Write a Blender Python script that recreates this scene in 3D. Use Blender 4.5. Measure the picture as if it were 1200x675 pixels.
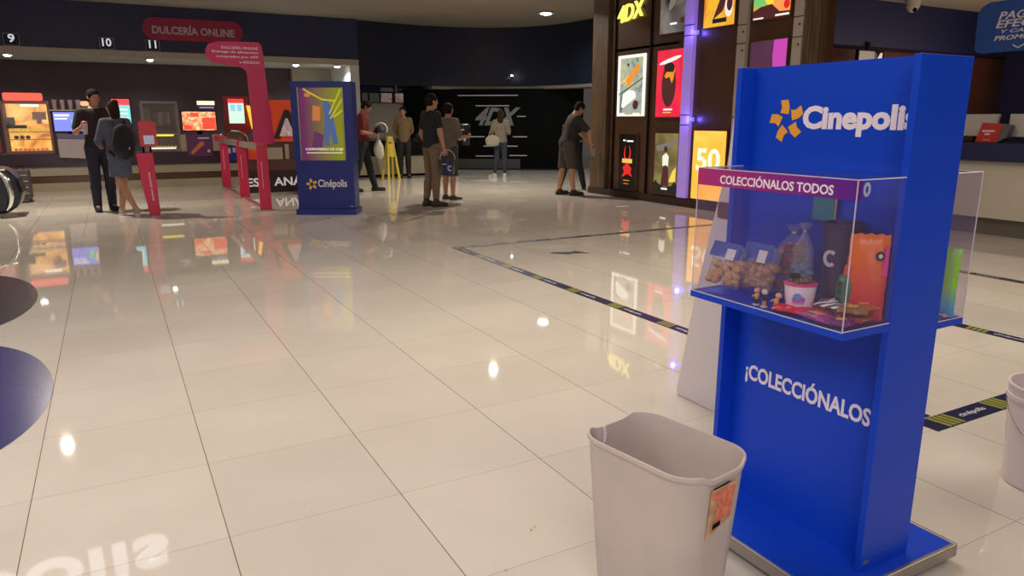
import bpy, bmesh, math, random
import numpy as np
from mathutils import Vector, Matrix

random.seed(7)
PI = math.pi
for o in list(bpy.data.objects):
    bpy.data.objects.remove(o, do_unlink=True)
COL = bpy.context.scene.collection
SC = bpy.context.scene

# ------------------------------------------------------------------ camera
# axes: X and Y follow the floor tile joints, camera stands over the origin
CAM_H = 1.352
FPX = 847.93
cd = bpy.data.cameras.new('camera')
cam = bpy.data.objects.new('camera', cd)
COL.objects.link(cam)
cam.location = (0, 0, CAM_H)
cam.rotation_euler = (PI / 2 - 0.2282, 0, -0.4998)
cd.sensor_width = 36
cd.lens = 36 * FPX / 1200
cd.clip_start = 0.05
cd.clip_end = 200
SC.camera = cam

# ------------------------------------------------------------------ world, exposure
SC.view_settings.view_transform = 'Standard'
SC.view_settings.look = 'None'
SC.view_settings.exposure = 0.0
SC.view_settings.gamma = 1.0
SC.view_settings.use_curve_mapping = False
w = bpy.data.worlds.new('world')
SC.world = w
w.use_nodes = True
w.node_tree.nodes['Background'].inputs[0].default_value = (0.62, 0.50, 0.42, 1)
w.node_tree.nodes['Background'].inputs[1].default_value = 0.11


def area(name, loc, size, power, color, rot=(0, 0, 0), sizey=None, spread=180):
    l = bpy.data.lights.new(name, 'AREA')
    l.energy = power
    l.color = color
    l.shape = 'RECTANGLE' if sizey else 'SQUARE'
    l.size = size
    if sizey:
        l.size_y = sizey
    l.spread = math.radians(spread)
    o = bpy.data.objects.new(name, l)
    o.location = loc
    o.rotation_euler = rot
    COL.objects.link(o)
    return o


WARM = (1.0, 0.86, 0.72)
# unseen fill lights added to brighten the lobby, overhead and behind the camera
area('lobby_fill', (-1.5, -2.0, 3.8), 4.0, 150, (1.0, 0.91, 0.84), sizey=3.0)
area('lobby_fill', (-2.2, 3.6, 3.8), 3.0, 135, (1.0, 0.92, 0.86), sizey=3.0)
area('lobby_fill', (3.4, 4.2, 3.8), 3.0, 135, (1.0, 0.88, 0.74), sizey=2.2)
area('lobby_fill', (6.4, 0.8, 3.8), 2.4, 75, (1.0, 0.86, 0.70), sizey=2.0)
area('ticket_wall_fill', (15.5, 8.6, 2.2), 6.0, 60, (1.0, 0.80, 0.62), rot=(PI / 2, 0, 0), sizey=1.2)  # added washer facing away from view, brightens the right-hand end wall
area('rear_fill', (-2.5, -7.5, 2.6), 6.0, 115, (0.98, 0.92, 1.0), rot=(PI / 2, 0, -0.3), sizey=3.0)  # added fill from behind the camera, brightens bin and stand
# ------------------------------------------------------------------ materials


def mat(name, color, rough=0.5, metal=0.0, emit=0.0, ecol=None, noise=0.0, nscale=8.0, spec=0.5, coat=0.0, trans=0.0, bump=0.0, bscale=40.0):
    m = bpy.data.materials.new(name)
    m.use_nodes = True
    nt = m.node_tree
    b = nt.nodes['Principled BSDF']
    b.inputs['Roughness'].default_value = rough
    b.inputs['Metallic'].default_value = metal
    b.inputs['Specular IOR Level'].default_value = spec
    b.inputs['Coat Weight'].default_value = coat
    b.inputs['Base Color'].default_value = (*color, 1)
    if noise > 0:
        tc = nt.nodes.new('ShaderNodeTexCoord')
        n = nt.nodes.new('ShaderNodeTexNoise')
        n.inputs['Scale'].default_value = nscale
        n.inputs['Detail'].default_value = 3
        r = nt.nodes.new('ShaderNodeValToRGB')
        r.color_ramp.elements[0].position = 0.3
        r.color_ramp.elements[1].position = 0.7
        r.color_ramp.elements[0].color = (*[c * (1 - noise) for c in color], 1)
        r.color_ramp.elements[1].color = (*[min(1, c * (1 + noise)) for c in color], 1)
        nt.links.new(tc.outputs['Object'], n.inputs['Vector'])
        nt.links.new(n.outputs['Fac'], r.inputs[0])
        nt.links.new(r.outputs[0], b.inputs['Base Color'])
    if bump > 0:
        tc = nt.nodes.new('ShaderNodeTexCoord')
        n = nt.nodes.new('ShaderNodeTexNoise')
        n.inputs['Scale'].default_value = bscale
        bp = nt.nodes.new('ShaderNodeBump')
        bp.inputs['Strength'].default_value = bump
        bp.inputs['Distance'].default_value = 0.01
        nt.links.new(tc.outputs['Object'], n.inputs['Vector'])
        nt.links.new(n.outputs['Fac'], bp.inputs['Height'])
        nt.links.new(bp.outputs[0], b.inputs['Normal'])
    if emit > 0:
        b.inputs['Emission Color'].default_value = (*(ecol or color), 1)
        b.inputs['Emission Strength'].default_value = emit
    return m


def glass(name, tint=(0.9, 0.93, 1.0), alpha=0.12, rough=0.03):
    """thin acrylic: mostly see-through, reflecting with the angle"""
    m = bpy.data.materials.new(name)
    m.use_nodes = True
    nt = m.node_tree
    for n in list(nt.nodes):
        nt.nodes.remove(n)
    out = nt.nodes.new('ShaderNodeOutputMaterial')
    tr = nt.nodes.new('ShaderNodeBsdfTransparent')
    tr.inputs[0].default_value = (*[0.9 + 0.1 * c for c in tint], 1)
    gl = nt.nodes.new('ShaderNodeBsdfGlossy')
    gl.inputs['Roughness'].default_value = rough
    df = nt.nodes.new('ShaderNodeBsdfDiffuse')
    df.inputs[0].default_value = (*tint, 1)
    lw = nt.nodes.new('ShaderNodeLayerWeight')
    lw.inputs[0].default_value = 0.5
    pw = nt.nodes.new('ShaderNodeMath')
    pw.operation = 'POWER'
    pw.inputs[1].default_value = 5.0
    fr = nt.nodes.new('ShaderNodeMath')
    fr.operation = 'MULTIPLY_ADD'
    fr.inputs[1].default_value = 0.75
    fr.inputs[2].default_value = 0.02
    nt.links.new(lw.outputs['Facing'], pw.inputs[0])
    nt.links.new(pw.outputs[0], fr.inputs[0])
    m1 = nt.nodes.new('ShaderNodeMixShader')
    m1.inputs[0].default_value = alpha
    m2 = nt.nodes.new('ShaderNodeMixShader')
    nt.links.new(tr.outputs[0], m1.inputs[1])
    nt.links.new(df.outputs[0], m1.inputs[2])
    nt.links.new(fr.outputs[0], m2.inputs[0])
    nt.links.new(m1.outputs[0], m2.inputs[1])
    nt.links.new(gl.outputs[0], m2.inputs[2])
    nt.links.new(m2.outputs[0], out.inputs[0])
    return m


def screen_mat(name, cols, scale=6.0, strength=1.0, seed=0.0, distort=1.0, detail=2.0):
    """a backlit print or a lit screen: blotches of colour that glow"""
    m = bpy.data.materials.new(name)
    m.use_nodes = True
    nt = m.node_tree
    b = nt.nodes['Principled BSDF']
    b.inputs['Base Color'].default_value = (0.03, 0.03, 0.03, 1)
    b.inputs['Roughness'].default_value = 0.25
    tc = nt.nodes.new('ShaderNodeTexCoord')
    mp = nt.nodes.new('ShaderNodeMapping')
    mp.inputs['Location'].default_value = (seed, seed * 1.7, seed * 0.6)
    n = nt.nodes.new('ShaderNodeTexNoise')
    n.inputs['Scale'].default_value = scale
    n.inputs['Detail'].default_value = detail
    n.inputs['Distortion'].default_value = distort
    r = nt.nodes.new('ShaderNodeValToRGB')
    els = r.color_ramp.elements
    k = len(cols)
    els[0].position = 0.3
    els[0].color = (*cols[0], 1)
    els[1].position = 0.7
    els[1].color = (*cols[-1], 1)
    for i in range(1, k - 1):
        e = els.new(0.3 + 0.4 * i / (k - 1))
        e.color = (*cols[i], 1)
    nt.links.new(tc.outputs['Object'], mp.inputs[0])
    nt.links.new(mp.outputs[0], n.inputs['Vector'])
    nt.links.new(n.outputs['Fac'], r.inputs[0])
    nt.links.new(r.outputs[0], b.inputs['Emission Color'])
    b.inputs['Emission Strength'].default_value = strength
    return m


def grad_mat(name, c0, c1, axis, a0, a1, rough=0.4, emit=0.0):
    """a print whose ink runs from one colour to another"""
    m = bpy.data.materials.new(name)
    m.use_nodes = True
    nt = m.node_tree
    b = nt.nodes['Principled BSDF']
    b.inputs['Roughness'].default_value = rough
    tc = nt.nodes.new('ShaderNodeTexCoord')
    sp = nt.nodes.new('ShaderNodeSeparateXYZ')
    mr = nt.nodes.new('ShaderNodeMapRange')
    mr.inputs[1].default_value = a0
    mr.inputs[2].default_value = a1
    r = nt.nodes.new('ShaderNodeValToRGB')
    r.color_ramp.elements[0].color = (*c0, 1)
    r.color_ramp.elements[1].color = (*c1, 1)
    nt.links.new(tc.outputs['Object'], sp.inputs[0])
    nt.links.new(sp.outputs[axis], mr.inputs[0])
    nt.links.new(mr.outputs[0], r.inputs[0])
    nt.links.new(r.outputs[0], b.inputs['Base Color'])
    if emit:
        nt.links.new(r.outputs[0], b.inputs['Emission Color'])
        b.inputs['Emission Strength'].default_value = emit
    return m


def tile_mat():
    m = bpy.data.materials.new('polished_tile')
    m.use_nodes = True
    nt = m.node_tree
    N, L = nt.nodes, nt.links
    b = N['Principled BSDF']
    tc = N.new('ShaderNodeNewGeometry')
    sp = N.new('ShaderNodeSeparateXYZ')
    L.new(tc.outputs['Position'], sp.inputs[0])

    def mth(op, a, b_=None, v=None):
        n = N.new('ShaderNodeMath')
        n.operation = op
        if isinstance(a, float):
            n.inputs[0].default_value = a
        else:
            L.new(a, n.inputs[0])
        if v is not None:
            n.inputs[1].default_value = v
        elif b_ is not None:
            L.new(b_, n.inputs[1])
        return n.outputs[0]

    lines = []
    cells = []
    for ax, off, wd in ((0, 0.3905, 0.0017), (1, -2.344 + 2.4, 0.0013)):
        t = mth('DIVIDE', mth('ADD', sp.outputs[ax], v=off), v=0.6)
        cells.append(mth('FLOOR', t))
        f = mth('FRACT', t)
        d = mth('MULTIPLY', mth('MINIMUM', f, mth('SUBTRACT', 1.0, f)), v=0.6)
        lines.append(mth('LESS_THAN', d, v=wd))
    cx = N.new('ShaderNodeCombineXYZ')
    L.new(cells[0], cx.inputs[0])
    L.new(cells[1], cx.inputs[1])
    wn = N.new('ShaderNodeTexWhiteNoise')
    L.new(cx.outputs[0], wn.inputs['Vector'])
    tint = N.new('ShaderNodeMapRange')
    tint.inputs[3].default_value = 0.965
    tint.inputs[4].default_value = 1.02
    L.new(wn.outputs['Value'], tint.inputs[0])
    n1 = N.new('ShaderNodeTexNoise')
    n1.inputs['Scale'].default_value = 1.7
    n1.inputs['Detail'].default_value = 5
    L.new(tc.outputs['Position'], n1.inputs['Vector'])
    r = N.new('ShaderNodeValToRGB')
    r.color_ramp.elements[0].color = (0.655, 0.605, 0.535, 1)
    r.color_ramp.elements[1].color = (0.70, 0.65, 0.58, 1)
    r.color_ramp.elements[0].position = 0.35
    r.color_ramp.elements[1].position = 0.65
    L.new(n1.outputs['Fac'], r.inputs[0])
    mul = N.new('ShaderNodeMix')
    mul.data_type = 'RGBA'
    mul.blend_type = 'MULTIPLY'
    mul.inputs[0].default_value = 1
    L.new(r.outputs[0], mul.inputs[6])
    L.new(tint.outputs[0], mul.inputs[7])
    # fine grains of dirt
    vo = N.new('ShaderNodeTexNoise')
    vo.inputs['Scale'].default_value = 22
    L.new(tc.outputs['Position'], vo.inputs['Vector'])
    sp2 = mth('GREATER_THAN', vo.outputs['Fac'], v=0.775)
    mx1 = N.new('ShaderNodeMix')
    mx1.data_type = 'RGBA'
    L.new(mth('MULTIPLY', sp2, v=0.45), mx1.inputs[0])
    L.new(mul.outputs[2], mx1.inputs[6])
    mx1.inputs[7].default_value = (0.25, 0.19, 0.13, 1)
    mx2 = N.new('ShaderNodeMix')
    mx2.data_type = 'RGBA'
    L.new(mth('MULTIPLY', lines[1], v=0.55), mx2.inputs[0])
    L.new(mx1.outputs[2], mx2.inputs[6])
    mx2.inputs[7].default_value = (0.20, 0.15, 0.10, 1)
    mx3 = N.new('ShaderNodeMix')
    mx3.data_type = 'RGBA'
    L.new(mth('MULTIPLY', lines[0], v=0.85), mx3.inputs[0])
    L.new(mx2.outputs[2], mx3.inputs[6])
    mx3.inputs[7].default_value = (0.12, 0.085, 0.06, 1)
    L.new(mx3.outputs[2], b.inputs['Base Color'])
    b.inputs['Roughness'].default_value = 0.032
    b.inputs['Specular IOR Level'].default_value = 0.5
    nb = N.new('ShaderNodeTexNoise')
    nb.inputs['Scale'].default_value = 1.4
    nb.inputs['Detail'].default_value = 1
    L.new(tc.outputs['Position'], nb.inputs['Vector'])
    bp = N.new('ShaderNodeBump')
    bp.inputs['Strength'].default_value = 0.035
    bp.inputs['Distance'].default_value = 0.006
    L.new(nb.outputs['Fac'], bp.inputs['Height'])
    L.new(bp.outputs[0], b.inputs['Normal'])
    return m


def wood_mat(name, c0, c1, scale=3.0):
    m = bpy.data.materials.new(name)
    m.use_nodes = True
    nt = m.node_tree
    b = nt.nodes['Principled BSDF']
    b.inputs['Roughness'].default_value = 0.4
    tc = nt.nodes.new('ShaderNodeTexCoord')
    mp = nt.nodes.new('ShaderNodeMapping')
    mp.inputs['Scale'].default_value = (14, 14, 0.7)
    n = nt.nodes.new('ShaderNodeTexNoise')
    n.inputs['Scale'].default_value = scale
    n.inputs['Detail'].default_value = 4
    r = nt.nodes.new('ShaderNodeValToRGB')
    r.color_ramp.elements[0].color = (*c0, 1)
    r.color_ramp.elements[1].color = (*c1, 1)
    r.color_ramp.elements[0].position = 0.35
    r.color_ramp.elements[1].position = 0.65
    nt.links.new(tc.outputs['Object'], mp.inputs[0])
    nt.links.new(mp.outputs[0], n.inputs['Vector'])
    nt.links.new(n.outputs['Fac'], r.inputs[0])
    nt.links.new(r.outputs[0], b.inputs['Base Color'])
    return m


M = {}
M['tile'] = tile_mat()
M['ceiling'] = mat('ceiling_paint', (0.36, 0.30, 0.235), 0.8, noise=0.06, nscale=0.6)
M['navy'] = mat('navy_paint', (0.024, 0.032, 0.085), 0.45, noise=0.12, nscale=1.2)
M['navy_dark'] = mat('dark_navy_paint', (0.008, 0.010, 0.060), 0.6)
M['maroon'] = mat('maroon_wall', (0.062, 0.030, 0.034), 0.5, noise=0.2, nscale=1.5)
M['rustwall'] = mat('rust_brown_wall', (0.13, 0.035, 0.015), 0.6, noise=0.3, nscale=0.9)
M['cream'] = mat('cream_laminate', (0.52, 0.47, 0.37), 0.4)
M['creamd'] = mat('dull_cream_laminate', (0.33, 0.29, 0.21), 0.5)
M['white'] = mat('white_plastic', (0.8, 0.78, 0.75), 0.35)
M['whitep'] = mat('white_panel', (0.78, 0.72, 0.76), 0.3)
M['black'] = mat('black_paint', (0.004, 0.004, 0.0045), 0.7, spec=0.12)
M['blackg'] = mat('glossy_black', (0.006, 0.006, 0.008), 0.3)
M['navyc'] = mat('curved_wall_navy', (0.013, 0.016, 0.034), 0.5, noise=0.12, nscale=1.2)
M['rubber'] = mat('black_rubber', (0.012, 0.012, 0.012), 0.7)
M['brown'] = mat('brown_cabinet_laminate', (0.085, 0.040, 0.020), 0.32, noise=0.12, nscale=2)
M['wood'] = wood_mat('walnut_wood', (0.060, 0.034, 0.020), (0.135, 0.085, 0.05))
M['alu'] = mat('brushed_aluminium', (0.42, 0.39, 0.37), 0.38, metal=0.9)
M['alut'] = mat('grey_aluminium_trim', (0.42, 0.37, 0.32), 0.35, metal=0.5)
M['chrome'] = mat('chrome', (0.8, 0.8, 0.8), 0.12, metal=1.0)
M['blue'] = mat('royal_blue_laminate', (0.004, 0.060, 0.62), 0.38, spec=0.3, noise=0.03, nscale=3)
M['bluek'] = mat('kiosk_blue', (0.020, 0.030, 0.22), 0.35)
M['bluesign'] = mat('blue_sign', (0.01, 0.055, 0.25), 0.4)
M['letters'] = mat('white_vinyl_letters', (0.95, 0.86, 0.97), 0.4)
M['lettersg'] = mat('grey_white_letters', (0.55, 0.50, 0.55), 0.4)
M['starfoil'] = mat('orange_yellow_vinyl', (0.95, 0.42, 0.04), 0.4)
M['starfoil2'] = mat('yellow_vinyl', (0.85, 0.55, 0.04), 0.4)
M['magenta'] = mat('magenta_panel', (0.60, 0.022, 0.12), 0.4)
M['magentad'] = mat('dark_magenta_panel', (0.38, 0.018, 0.07), 0.45)
M['pinkred'] = mat('pinkish_red_post', (0.62, 0.03, 0.09), 0.35)
M['beige'] = mat('beige_bin_plastic', (0.60, 0.52, 0.49), 0.42, noise=0.05, nscale=6)
M['bucket'] = mat('white_bucket_plastic', (0.74, 0.66, 0.66), 0.4)
M['acryl'] = glass('hazed_acrylic', (0.60, 0.46, 0.75), 0.038)  # milky violet tint paints a haze of magenta reflections into the acrylic
M['acryle'] = mat('acrylic_edge', (0.62, 0.56, 0.66), 0.2)
M['bagfilm'] = glass('clear_bag_film', (0.85, 0.85, 0.9), 0.10, 0.16)
M['lamp'] = mat('lamp_diffuser', (1, 1, 1), 0.4, emit=22.0, ecol=(0.92, 0.97, 1.0))
M['skin'] = mat('skin', (0.42, 0.215, 0.13), 0.5)
M['skind'] = mat('tanned_skin', (0.33, 0.15, 0.085), 0.5)
M['hair'] = mat('black_hair', (0.012, 0.009, 0.008), 0.85, spec=0.15, bump=0.4, bscale=90)
M['hairb'] = mat('dark_brown_hair', (0.03, 0.016, 0.01), 0.85, spec=0.15, bump=0.4, bscale=90)
M['eye'] = mat('eye', (0.03, 0.02, 0.02), 0.2)


def cloth(name, c):
    return mat(name, tuple(x * 0.8 for x in c), 0.85, noise=0.12, nscale=18, bump=0.35, bscale=22)


# ------------------------------------------------------------------ mesh helpers
class MB:
    def __init__(s):
        s.bm = bmesh.new()
        s.mi = 0

    def _f(s, verts):
        try:
            f = s.bm.faces.new(verts)
            f.material_index = s.mi
            return f
        except ValueError:
            return None

    def box(s, x0, x1, y0, y1, z0, z1):
        v = [s.bm.verts.new(p) for p in ((x0, y0, z0), (x1, y0, z0), (x1, y1, z0), (x0, y1, z0), (x0, y0, z1), (x1, y0, z1), (x1, y1, z1), (x0, y1, z1))]
        for q in ((3, 2, 1, 0), (4, 5, 6, 7), (0, 1, 5, 4), (1, 2, 6, 5), (2, 3, 7, 6), (3, 0, 4, 7)):
            s._f([v[i] for i in q])
        return s

    def prism(s, poly, o, u, v, d):
        """2-D outline poly in the plane o + a u + b v, thickened by the vector d"""
        o, u, v, d = Vector(o), Vector(u), Vector(v), Vector(d)
        a = [s.bm.verts.new(o + u * p[0] + v * p[1]) for p in poly]
        b = [s.bm.verts.new(o + u * p[0] + v * p[1] + d) for p in poly]
        n = len(poly)
        s._f(a[::-1])
        s._f(b)
        for i in range(n):
            s._f([a[i], a[(i + 1) % n], b[(i + 1) % n], b[i]])
        return s

    def tube(s, pts, r, n=10, cap=True):
        pts = [Vector(p) for p in pts]
        rr = r if isinstance(r, (list, tuple)) else [r] * len(pts)
        rings = []
        ref = None
        for i, p in enumerate(pts):
            t = (pts[min(i + 1, len(pts) - 1)] - pts[max(i - 1, 0)]).normalized()
            if ref is None:
                ref = t.orthogonal().normalized()
            a = (ref - t * ref.dot(t)).normalized()
            ref = a
            b = t.cross(a)
            rings.append([s.bm.verts.new(p + (a * math.cos(k * 2 * PI / n) + b * math.sin(k * 2 * PI / n)) * rr[i]) for k in range(n)])
        for i in range(len(rings) - 1):
            for k in range(n):
                s._f([rings[i][k], rings[i][(k + 1) % n], rings[i + 1][(k + 1) % n], rings[i + 1][k]])
        if cap:
            s._f(rings[0][::-1])
            s._f(rings[-1])
        return s

    def lathe(s, prof, c=(0, 0, 0), n=24, sx=1.0, sy=1.0):
        rings = []
        for (r, z) in prof:
            rings.append([s.bm.verts.new((c[0] + r * sx * math.cos(k * 2 * PI / n), c[1] + r * sy * math.sin(k * 2 * PI / n), c[2] + z)) for k in range(n)])
        for i in range(len(rings) - 1):
            for k in range(n):
                s._f([rings[i][k], rings[i][(k + 1) % n], rings[i + 1][(k + 1) % n], rings[i + 1][k]])
        s._f(rings[0][::-1])
        s._f(rings[-1])
        return s

    def ell(s, c, r, n=12):
        prof = [(math.sin(PI * (i + 0.001) / n), -math.cos(PI * i / n)) for i in range(n + 1)]
        rings = []
        for (rr, z) in prof:
            rings.append([s.bm.verts.new((c[0] + rr * r[0] * math.cos(k * 2 * PI / 16), c[1] + rr * r[1] * math.sin(k * 2 * PI / 16), c[2] + z * r[2])) for k in range(16)])
        for i in range(n):
            for k in range(16):
                s._f([rings[i][k], rings[i][(k + 1) % 16], rings[i + 1][(k + 1) % 16], rings[i + 1][k]])
        return s

    def text(s, string, o, u, v, wd, ht, depth=0.004, bold=0.0, shear=0.0):
        """lettering whose bounding box fills wd x ht in the plane o, u, v"""
        verts, tris = text_geo(string, bold, shear)
        x0 = min(p[0] for p in verts)
        x1 = max(p[0] for p in verts)
        y0 = min(p[1] for p in verts)
        y1 = max(p[1] for p in verts)
        o, u, v = Vector(o), Vector(u).normalized(), Vector(v).normalized()
        n = u.cross(v)
        sv = [s.bm.verts.new(o + u * ((p[0] - x0) / (x1 - x0) * wd) + v * ((p[1] - y0) / (y1 - y0) * ht) + n * (depth if p[2] > 0 else 0)) for p in verts]
        for t in tris:
            s._f([sv[i] for i in t])
        return s

    def xf(s, mtx):
        bmesh.ops.transform(s.bm, matrix=mtx, verts=s.bm.verts)
        return s


_tc = {}


def text_geo(string, bold, shear):
    key = (string, bold, shear)
    if key in _tc:
        return _tc[key]
    cu = bpy.data.curves.new('t', 'FONT')
    cu.body = string
    cu.extrude = 0.05
    cu.offset = bold
    cu.shear = shear
    cu.resolution_u = 3
    ob = bpy.data.objects.new('t', cu)
    COL.objects.link(ob)
    dg = bpy.context.evaluated_depsgraph_get()
    me = bpy.data.meshes.new_from_object(ob.evaluated_get(dg))
    verts = [tuple(v.co) for v in me.vertices]
    tris = [tuple(p.vertices) for p in me.polygons]
    bpy.data.objects.remove(ob)
    bpy.data.curves.remove(cu)
    bpy.data.meshes.remove(me)
    _tc[key] = (verts, tris)
    return _tc[key]


def setp(o, label=None, cat=None, group=None, kind=None):
    if label:
        o['label'] = label
    if cat:
        o['category'] = cat
    if group:
        o['group'] = group
    if kind:
        o['kind'] = kind
    return o


def thing(name, label, cat, loc=(0, 0, 0), group=None):
    o = bpy.data.objects.new(name, None)
    o.empty_display_size = 0.1
    COL.objects.link(o)
    o.location = loc
    return setp(o, label, cat, group)


def finish(me, mats, smooth):
    for m in (mats if isinstance(mats, (list, tuple)) else [mats]):
        me.materials.append(m)
    if smooth:
        me.polygons.foreach_set('use_smooth', [True] * len(me.polygons))
        try:
            me.set_sharp_from_angle(angle=math.radians(42))
        except Exception:
            pass


def worldloc(o):
    v = Vector(o.location)
    while o.parent:
        o = o.parent
        v = v + Vector(o.location)
    return v


def part(name, mb, mats, parent, label=None, smooth=False, bevel=0.0, seg=2, kind=None):
    """mesh authored in world space, child of parent"""
    off = worldloc(parent)
    bmesh.ops.translate(mb.bm, vec=-off, verts=mb.bm.verts)
    bmesh.ops.recalc_face_normals(mb.bm, faces=mb.bm.faces)
    me = bpy.data.meshes.new(name)
    mb.bm.to_mesh(me)
    mb.bm.free()
    finish(me, mats, smooth)
    o = bpy.data.objects.new(name, me)
    COL.objects.link(o)
    o.parent = parent
    if bevel > 0:
        b = o.modifiers.new('bevel', 'BEVEL')
        b.width = bevel
        b.segments = seg
        b.limit_method = 'ANGLE'
    setp(o, label, None, None, kind)
    return o


def solo(name, mb, mats, label=None, cat=None, group=None, kind=None, smooth=False, bevel=0.0, seg=2):
    vs = mb.bm.verts
    vs.ensure_lookup_table()
    xs = [v.co.x for v in vs]
    ys = [v.co.y for v in vs]
    zs = [v.co.z for v in vs]
    off = Vector(((min(xs) + max(xs)) / 2, (min(ys) + max(ys)) / 2, min(zs)))
    bmesh.ops.translate(mb.bm, vec=-off, verts=vs)
    bmesh.ops.recalc_face_normals(mb.bm, faces=mb.bm.faces)
    me = bpy.data.meshes.new(name)
    mb.bm.to_mesh(me)
    mb.bm.free()
    finish(me, mats, smooth)
    o = bpy.data.objects.new(name, me)
    COL.objects.link(o)
    o.location = off
    if bevel > 0:
        b = o.modifiers.new('bevel', 'BEVEL')
        b.width = bevel
        b.segments = seg
        b.limit_method = 'ANGLE'
    return setp(o, label, cat, group, kind)


def struct(name, mb, mats, smooth=False, bevel=0):
    return solo(name, mb, mats, kind='structure', smooth=smooth, bevel=bevel)


def dup(root):
    c = root.copy()
    COL.objects.link(c)
    for ch in list(root.children):
        k = ch.copy()
        COL.objects.link(k)
        k.parent = c
        for g in list(ch.children):
            d = g.copy()
            COL.objects.link(d)
            d.parent = k
    return c


def rrect(w_, h_, r, n=5, x=0.0, y=0.0):
    pts = []
    for (cx, cy, a0) in ((w_ - r, r, -PI / 2), (w_ - r, h_ - r, 0), (r, h_ - r, PI / 2), (r, r, PI)):
        for i in range(n + 1):
            a = a0 + PI / 2 * i / n
            pts.append((x + cx + r * math.cos(a), y + cy + r * math.sin(a)))
    return pts


def ellp(cx, cy, a, b, n=24, rot=0.0):
    return [(cx + a * math.cos(t) * math.cos(rot) - b * math.sin(t) * math.sin(rot), cy + a * math.cos(t) * math.sin(rot) + b * math.sin(t) * math.cos(rot)) for t in [2 * PI * i / n for i in range(n)]]


def star_arms(cx, cy, r):
    """five separate curved arms standing around an open star"""
    arms = []
    for k in range(5):
        a = PI / 2 + 0.12 + k * 2 * PI / 5
        ux, uy = math.cos(a), math.sin(a)
        px, py = -uy, ux
        pts = []
        for (t, sft, wd) in ((0.30, 0.14, 0.26), (0.66, 0.03, 0.22), (1.0, 0.10, 0.22)):
            pts.append((t, sft - wd))
        for (t, sft, wd) in ((1.02, 0.12, 0.20), (0.66, 0.03, 0.23), (0.42, 0.14, 0.24)):
            pts.append((t, sft + wd))
        arms.append([(cx + r * (p[0] * ux + p[1] * px), cy + r * (p[0] * uy + p[1] * py)) for p in pts])
    return arms


# ------------------------------------------------------------------ the room shell
H = 3.85
mb = MB()
mb.box(-14, 24, -9, 24, -0.1, 0)
struct('floor', mb, M['tile'])
mb = MB()
mb.box(-14, 24, -9, 24, H, H + 0.1)
struct('ceiling', mb, M['ceiling'])

# curved navy wall over the concession and the 4DX hall
plan = [(-9.0, 19.15), (5.9, 19.15), (7.4, 19.35), (8.6, 19.3), (9.6, 18.95), (10.4, 18.3), (10.9, 17.3), (11.05, 15.8), (10.95, 13.6), (10.8, 11.4)]
# left part: bulkhead over the sweet counter
mb = MB()
mb.box(-9, 5.86, 19.0, 19.3, 2.86, H)
struct('wall_back', mb, M['navy'])
mb = MB()
mb.box(-9, 5.86, 18.97, 21.0, 2.72, 2.86)
struct('trim_1', mb, M['cream'])
mb = MB()
mb.box(5.62, 5.86, 18.97, 20.9, 0, 2.72)
struct('trim_2', mb, M['white'])
mb = MB()
mb.box(-9, 5.9, 21.0, 21.15, 0, 2.72)
struct('wall_alcove', mb, M['maroon'])
mb = MB()
mb.box(4.55, 5.6, 20.8, 20.98, 2.35, 2.71)
struct('trim_3', mb, M['creamd'])
mb = MB()
pts = plan[1:]


def smoothcurve(p, n=6):
    out = []
    for i in range(len(p) - 1):
        p0 = Vector(p[max(i - 1, 0)])
        p1 = Vector(p[i])
        p2 = Vector(p[i + 1])
        p3 = Vector(p[min(i + 2, len(p) - 1)])
        for k in range(n):
            t = k / n
            out.append(0.5 * ((2 * p1) + (-p0 + p2) * t + (2 * p0 - 5 * p1 + 4 * p2 - p3) * t * t + (-p0 + 3 * p1 - 3 * p2 + p3) * t ** 3))
    out.append(Vector(p[-1]))
    return out


cur = smoothcurve(pts)


def ribbon(curve, z0, z1, th):
    mb = MB()
    back = []
    for i, p in enumerate(curve):
        t = (curve[min(i + 1, len(curve) - 1)] - curve[max(i - 1, 0)]).normalized()
        back.append(p + Vector((t.y * -1, t.x)) * th)
    a = [[mb.bm.verts.new((p.x, p.y, z)) for p in curve] for z in (z0, z1)]
    b = [[mb.bm.verts.new((p.x, p.y, z)) for p in back] for z in (z0, z1)]
    n = len(curve)
    for i in range(n - 1):
        mb._f([a[0][i], a[0][i + 1], a[1][i + 1], a[1][i]])
        mb._f([b[0][i], b[0][i + 1], b[1][i + 1], b[1][i]])
        mb._f([a[0][i], a[0][i + 1], b[0][i + 1], b[0][i]])
        mb._f([a[1][i], a[1][i + 1], b[1][i + 1], b[1][i]])
    for k in (0, n - 1):
        mb._f([a[0][k], a[1][k], b[1][k], b[0][k]])
    return mb


struct('wall_right', ribbon(cur, 2.27, H, 0.25), M['navyc'], smooth=True)
struct('trim_4', ribbon([p for p in cur if p.x > 7.85 or p.y < 18], 2.19, 2.27, 0.9), M['creamd'], smooth=True)
# wall behind the small counter
mb = MB()
mb.box(5.9, 8.2, 20.3, 20.45, 0, 2.3)
struct('wall_counter', mb, M['creamd'])

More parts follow.
